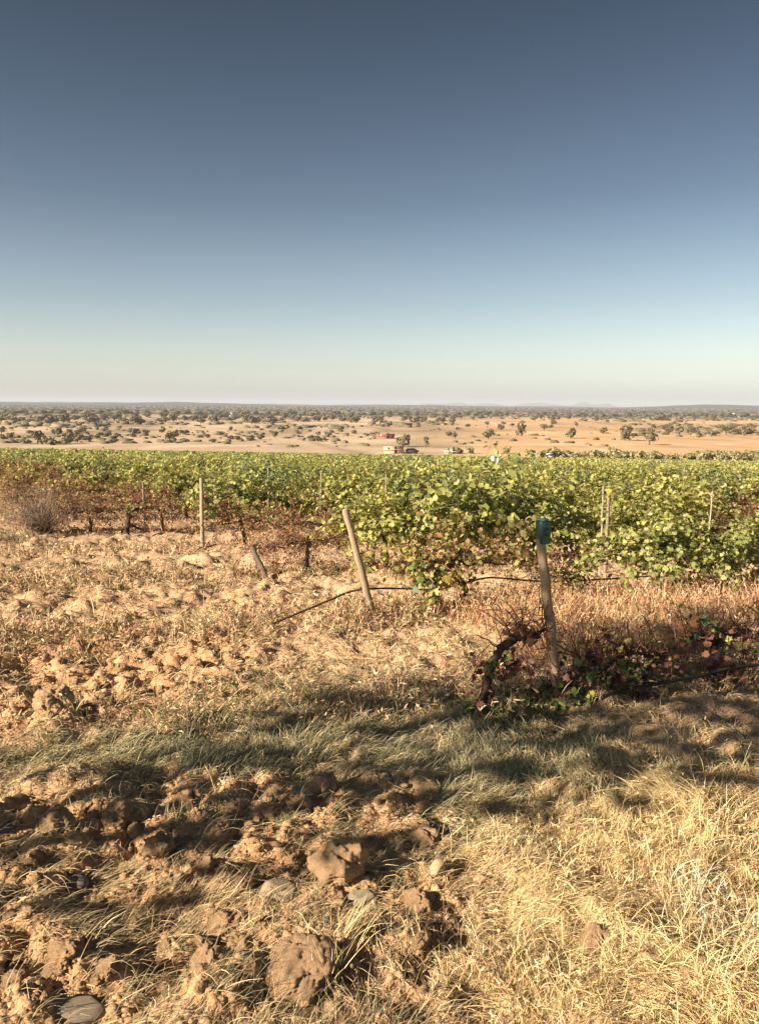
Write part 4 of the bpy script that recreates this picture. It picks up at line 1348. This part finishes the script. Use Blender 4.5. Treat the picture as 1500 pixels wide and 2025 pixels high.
# ------------------------------------------------------------------ trees, shrubs and buildings on the plain
OAK = np.array([(.16, .14, .08), (.19, .16, .09), (.13, .12, .07), (.23, .185, .11), (.20, .165, .11)])
def tree_meshes(seed, flat, tall, n=230, pal=OAK, core=True):
    """unit tree: crown about 1 wide, height 'tall'"""
    r = np.random.default_rng(seed)
    t = MB()
    th = tall * .30
    t.tube(wood_path(r, [(0, 0, -.05), (r.normal(0, .03), 0, th * .5), (r.normal(0, .05), 0, th)], .006, 6), np.linspace(.045, .028, 6), 6, (.09, .07, .055))
    for i in range(3):
        a = r.uniform(0, 6.28)
        t.tube(wood_path(r, [(0, 0, th * .75), (.14 * math.cos(a), .14 * math.sin(a), th * 1.1), (.3 * math.cos(a), .3 * math.sin(a), tall * .7)], .006, 5), np.linspace(.024, .008, 5), 5, (.09, .07, .055))
    lobes = []
    for i in range(7):
        a = r.uniform(0, 6.28)
        q = r.uniform(0, .30)
        lobes.append((q * math.cos(a), q * math.sin(a), tall * r.uniform(.26, .70), r.uniform(.20, .32)))
    c = MB()
    C, Nn = [], []
    for lx, ly, lz, lr in lobes:
        m = n // 7
        v = r.normal(0, 1, (m, 3))
        v /= np.linalg.norm(v, axis=1)[:, None]
        C.append(np.array([lx, ly, lz]) + v * lr * r.uniform(.6, 1.08, (m, 1)) * np.array([1, 1, flat]))
        Nn.append(v + r.normal(0, .45, v.shape))
    C, Nn = np.vstack(C), np.vstack(Nn)
    cols = pal[r.integers(len(pal), size=len(C))] * r.uniform(.75, 1.25, (len(C), 1))
    leaves(c, C, Nn, r.normal(0, 1, C.shape), r.uniform(.10, .19, len(C)), cols, LEAF2, r)
    a, b_ = t.mesh('trunk', True), c.mesh('crown')
    a.materials.append(M_BARK)
    b_.materials.append(M_TREELEAF)
    return a, b_
TM = [tree_meshes(300 + i, f, tl, nn) for i, (f, tl, nn) in enumerate(((.75, .8, 230), (.8, .95, 150), (.6, .6, 260), (.95, 1.1, 200), (.65, .7, 170), (.75, .85, 230)))]
TTALL = tree_meshes(320, 1.35, 2.0)
SHM = [tree_meshes(340 + i, .8, .75, 200, np.array([(.24, .24, .11), (.29, .27, .13), (.19, .20, .09), (.31, .24, .14)])) for i in range(4)]
def plant(name, label, cat, group, me, px_, py_, wpx, sink=0.0, hs_=1.0, pt=None):
    p = at(px_, py_) if pt is None else pt
    s = wpx * (p - Vector((0, 0, EYE))).length / F
    e = empty(name, (p.x, p.y, p.z - sink * s), random.uniform(0, 6.28), label, cat, group, (s, s, s * hs_))
    for nm, m in zip(('trunk', 'crown'), me):
        link(nm, m, None, e)
    return e
special = [(75, 878, 30, 'dark oak at the left end of the dark pair before the vineyard'), (101, 880, 30, 'blackish round oak in the dark clump behind the vineyard at left'),
           (132, 878, 28, 'dark oak right of the blackish round one'), (116, 862, 22, 'grey-green oak standing behind the dark pair at left'),
           (797, 884, 36, 'big oak beside the red-roofed shed'), (965, 868, 26, 'dark oak alone in the orange field, right of centre'), (1030, 862, 28, 'low flat oak in the middle of the orange field'),
           (1128, 867, 30, 'dark oak in the orange field left of the round bush-like oak'), (1192, 858, 18, 'small round oak standing alone in the orange field'),
           (1236, 872, 32, 'dark oak with a long shadow at the right of the orange field'), (1283, 880, 30, 'squat oak with shadow nearest the shrub belt at right'),
           (899, 868, 14, 'small thin oak left of the orange field'), (886, 862, 16, 'small oak left of the thin one in the orange field'), (990, 851, 18, 'little oak on the upper orange field'),
           (1075, 852, 16, 'small oak at the far side of the orange field')]
for px_, py_, w_, lab in special:
    plant('oak_tree', lab, 'tree', None, TM[random.randrange(6)], px_, py_, w_)
plant('poplar_tree', 'tall narrow green tree right of the big oak', 'tree', None, TTALL, 842, 886, 15)
groups = [((0, 370), (848, 878), 40, (10, 27), 'oak in the grove behind the left of the vineyard', 'oaks at the left of the plain', 1),
          ((380, 700), (850, 876), 24, (8, 24), 'oak on the pale field left of the red shed', 'oaks on the pale field', 1),
          ((1285, 1500), (846, 862), 32, (10, 26), 'oak in the grove above the orange field at right', 'oaks at the right of the plain', 1),
          ((700, 1250), (838, 850), 14, (9, 18), 'small oak along the top of the orange field', 'oaks at the top of the orange field', 1),
          ((0, 560), (824, 840), 84, (14, 30), 'oak in the dark belt under the left horizon', 'oaks of the left belt', 0),
          ((560, 900), (824, 838), 46, (13, 26), 'oak in the belt under the middle of the horizon', 'oaks of the middle belt', 0),
          ((900, 1500), (822, 833), 36, (10, 20), 'oak in the thin belt under the right horizon', 'oaks of the right belt', 0)]
for xr, yr, n, wr, lab, grp, each in groups:
    xs = sorted(random.uniform(*xr) for _ in range(n))
    for i, px_ in enumerate(xs):
        t_ = random.random()
        py_ = yr[0] + (yr[1] - yr[0]) * t_
        lb = lab if not each else f'{lab}, {ordn(i)} from the left' if i < 40 else lab
        plant('oak_tree', lb, 'tree', grp, TM[random.randrange(6)], px_, py_, (wr[0] + (wr[1] - wr[0]) * (.25 + .75 * t_) * random.uniform(.5, 1)), hs_=random.uniform(.6, .85))
# woods too far to tell the trees apart
mb = MB()
r = np.random.default_rng(41)
n = 4200
X = r.uniform(-60, 1560, n)
Y = 806 + 15 * r.random(n) ** 1.6 + (X - 750) * .004
lodV, lodF = ico(0)
for px_, py_ in zip(X, Y):
    p = at(px_, py_)
    dist = p.y
    if dist < 700 or dist > 5200:
        continue
    s = r.uniform(3, 6)
    V = lodV * r.uniform(.7, 1.25, (12, 1)) * np.array([s * r.uniform(.9, 2.2), s, s * .62])
    mb.add(V + np.array([p.x, p.y, p.z + s * .45]), lodF, None, OAK[r.integers(len(OAK))] * r.uniform(.45, .8))
tag(mb.build('woodland', M_TREELEAF), 'distant dark woodland along the horizon', None, None, 'stuff')

# low scrub between the oaks
mb = MB()
r = np.random.default_rng(43)
sv, sf = ico(1)
for (xr, yr, n, sz) in (((0, 420), (845, 880), 190, (.5, 1.5)), ((0, 900), (820, 848), 420, (.9, 2.8)), ((420, 760), (850, 884), 90, (.4, 1.3)), ((1230, 1500), (838, 862), 170, (.7, 2.2)), ((860, 1260), (836, 884), 50, (.4, 1.2)), ((900, 1500), (818, 834), 220, (1, 3.5))):
    cx = r.uniform(*xr, 40)
    cy = r.uniform(*yr, 40)
    for i in range(n):
        j = r.integers(40)
        px_, py_ = cx[j] + r.normal(0, 22), np.clip(cy[j] + r.normal(0, 1.6), yr[0] - 2, yr[1] + 3)
        p = at(px_, py_)
        s_ = r.uniform(*sz)
        V = sv * r.uniform(.6, 1.3, (len(sv), 1)) * np.array([s_ * r.uniform(.9, 2.0), s_, s_ * r.uniform(.4, .8)])
        mb.add(V + np.array([p.x, p.y, p.z + s_ * .2]), sf, None, OAK[r.integers(len(OAK))] * r.uniform(.8, 1.35) * r.uniform(.8, 1.2, (len(sv), 1)))
tag(mb.build('scrub', M_TREELEAF), 'low brownish scrub dotted over the plain', None, None, 'stuff')

# belt of shrubs beyond the right of the vineyard
for i in range(44):
    px_ = 1040 + (1520 - 1040) * (i + .8 * random.random()) / 44
    lab = 'olive-green shrub in the belt behind the right of the vineyard' if px_ > 1180 else 'olive-green shrub by the white cars behind the vineyard'
    lab += f', {ordn(i if px_ <= 1180 else i - 13)} from the left'
    plant('shrub', lab, 'shrub', 'shrubs behind the vineyard' if px_ > 1180 else 'shrubs by the white cars', SHM[random.randrange(4)], px_, random.uniform(903, 912) + (px_ - 1040) * .006, random.uniform(20, 36), .12)
for px_, lab in ((905, 'low shrub right of the white hut'), (930, 'second low shrub right of the white hut'), (1000, 'low brownish shrub right of the weather station')):
    plant('shrub', lab, 'shrub', None, SHM[random.randrange(4)], px_, 897, 22, .1)

def shed(name, label, cat, px_, py_, wpx, hm, depth, roofm, wallm, roof_h, rz=0.0, door=True, overhang=.25):
    p = at(px_, py_)
    w_ = wpx * p.length / F
    e = empty(name, p, rz, label, cat)
    MB().box((0, 0, hm / 2 - .2), (w_, depth, hm + .4)).build('wall', wallm, e)
    V = []
    a, b_ = w_ / 2 + overhang, depth / 2 + overhang
    for z in (hm + .003, hm + .12):
        V += [(-a, -b_, z), (a, -b_, z), (a, b_, z), (-a, b_, z)]
    V += [(-a, 0, hm + roof_h), (a, 0, hm + roof_h)]
    q = [(3, 2, 1, 0), (0, 1, 5, 4), (2, 3, 7, 6), (4, 5, 9, 8), (6, 7, 8, 9)]
    m_ = MB()
    m_.add(V, [(4, 8, 7), (5, 6, 9)], q + [(1, 2, 6, 5), (3, 0, 4, 7)])
    m_.build('roof', roofm, e)
    if door:
        MB().box((w_ * .12, -depth / 2 - .03, .95), (w_ * .14, .06, 1.9)).build('door', M_DARK, e)
        MB().box((-w_ * .25, -depth / 2 - .03, 1.3), (w_ * .1, .06, .8)).build('window', M_WHITE if roofm is M_ROOF else M_GLASS, e)
    return e
M_REDWALL = mat('red_wall', (.33, .12, .105), rough=.8, noise=(1, .8, 1.2))
shed('farm_shed', 'low red shed with red roof beside the big oak', 'shed', 762, 867, 34, 1.1, 6, M_ROOF, M_REDWALL, .7)
shed('farm_shed', 'salmon-roofed shed just behind the vineyard below the big oak', 'shed', 777, 896, 36, 1.0, 5, M_SALMON, mat('salmon_wall', (.55, .36, .26), rough=.85, noise=(1, .8, 1.2)), .9)
shed('white_hut', 'long low white-roofed hut right of the tall narrow tree', 'hut', 892, 897, 26, .55, 3, M_WHITE, mat('hut_wall', (.3, .26, .2), rough=.9, noise=(1, .8, 1.2)), .25)
shed('farmhouse', 'white farmhouse with a dark doorway on the far plain at left', 'house', 457, 823, 9, 4.0, 8, M_WHITE, M_WHITE, 1.0)
p = at(468, 823)
s = p.length / F
tag(MB().box((p.x, p.y, p.z + .9), (11 * s, 1.0, 2.6)).build('white_wall', M_WHITE), 'long low white wall beside the far white farmhouse', 'wall')
shed('farmhouse', 'tiny white farmhouse on the far plain at right', 'house', 1448, 822, 7, 4.0, 7, M_SALMON, M_WHITE, 1.2)
shed('farmhouse', 'tiny pale farmhouse left of the other one at far right', 'house', 1436, 822, 6, 3.2, 7, M_WHITE, M_WHITE, .8)

def car(label, px_, py_, paint, rz):
    p = at(px_, py_)
    e = empty('parked_car', p, rz, label, 'car')
    prof = [(-2.05, .35), (-2.1, .75), (-1.95, .95), (-1.3, 1.0), (-.75, 1.46), (.75, 1.48), (1.55, 1.0), (2.05, .85), (2.1, .4)]
    V, k = [], len(prof)
    for s_ in (-1, 1):
        V += [(x_, s_ * (.82 if z_ < 1.1 else .66), z_) for x_, z_ in prof]
    q = [(i, (i + 1) % k, k + (i + 1) % k, k + i) for i in range(k)]
    m_ = MB()
    m_.add(V, [(0, i + 1, i) for i in range(1, k - 1)] + [(k, k + i, k + i + 1) for i in range(1, k - 1)], q)
    m_.build('body', paint, e)
    for s_ in (-1, 1):
        m_ = MB()
        m_.add([(-1.1, s_ * .81, 1.03), (1.3, s_ * .81, 1.03), (.7, s_ * .69, 1.42), (-.68, s_ * .69, 1.42)], None, [(0, 1, 2, 3)])
        m_.build('window', M_GLASS, e)
        for x_ in (-1.3, 1.3):
            MB().tube([(x_, s_ * .68, .32), (x_, s_ * .86, .32)], .32, 14).build('wheel', M_TYRE, e)
    return e
car('small dark grey car parked past the vineyard by the salmon roof', 812, 897, M_CARGREY, rad(20))
car('white car behind the vineyard, left of the two', 1069, 906, M_WHITE, rad(80))
car('white car behind the vineyard, right of the two', 1086, 908, M_WHITE, rad(70))

# ------------------------------------------------------------------ the tree behind the viewer whose shade lies across the slope
r = np.random.default_rng(51)
sc_ = at(800, 1500)
hz = 2.3
crown = Vector((sc_.x, sc_.y, sc_.z)) - LD * (hz / math.sin(SUN_EL))
tb = Vector((crown.x, crown.y, float(base(crown.x, crown.y))))
e = empty('olive_tree', tb, 0, 'olive tree standing behind the viewer that shades the grass', 'tree')
t = MB()
t.tube(wood_path(r, [(0, 0, -.1), (.05, 0, .5), (0, .05, 1.1)], .02, 8), np.linspace(.13, .08, 8), 8, (.14, .12, .10))
for i in range(5):
    a = i * 1.26
    t.tube(wood_path(r, [(0, .05, 1.0), (.25 * math.cos(a), .25 * math.sin(a), 1.7), (.5 * math.cos(a), .5 * math.sin(a), 2.9)], .02, 7), np.linspace(.05, .012, 7), 5, (.14, .12, .10))
t.build('trunk', M_BARK, e, True)
n = 4000
z_ = -1.1 + 3.3 * r.random(n) ** .6
R_ = (.42 + .40 * (z_ + 1.4)) * np.sqrt(np.clip(1 - (np.maximum(z_ - 1.1, 0) / 1.05) ** 2, 0, 1)) * r.random(n) ** .42
a_ = r.uniform(0, 6.2832, n)
C = np.stack([R_ * np.cos(a_), R_ * np.sin(a_), z_], -1)
C *= (1 + .22 * n3(C, 1.6, 7))[:, None]
C = C[(n3(C, 2.4, 19) > -.15) & (r.random(len(C)) < np.clip(.52 + .40 * C[:, 2], .10, 1))]
n = len(C)
C[:, 2] += hz - tb.z + sc_.z
c = MB()
leaves(c, C, r.normal(0, 1, C.shape), r.normal(0, 1, C.shape), r.uniform(.07, .13, n), np.array([(.10, .115, .07)]) * r.uniform(.7, 1.3, (n, 1)), LEAF2, r)
c.build('crown', M_TREELEAF, e)

# ------------------------------------------------------------------ thin summer haze
m = bpy.data.materials.new('haze')
m.use_nodes = True
N, L_ = m.node_tree.nodes, m.node_tree.links
N.clear()
pv = N.new('ShaderNodeVolumePrincipled')
pv.inputs['Color'].default_value = (.78, .85, 1.0, 1)
pv.inputs['Density'].default_value = 0.00013
pv.inputs['Anisotropy'].default_value = 0.0
ou = N.new('ShaderNodeOutputMaterial')
L_.new(pv.outputs[0], ou.inputs['Volume'])
hb = MB().box((0, 0, 40), (34000, 34000, 140)).build('haze', m)
tag(hb, 'thin warm haze over the plain', None, None, 'stuff')
print('objects', len(bpy.data.objects), 'tris', sum(sum(len(p.vertices) - 2 for p in me.polygons) if len(me.polygons) < 2000 else len(me.loops) - 2 * len(me.polygons) for me in bpy.data.meshes))
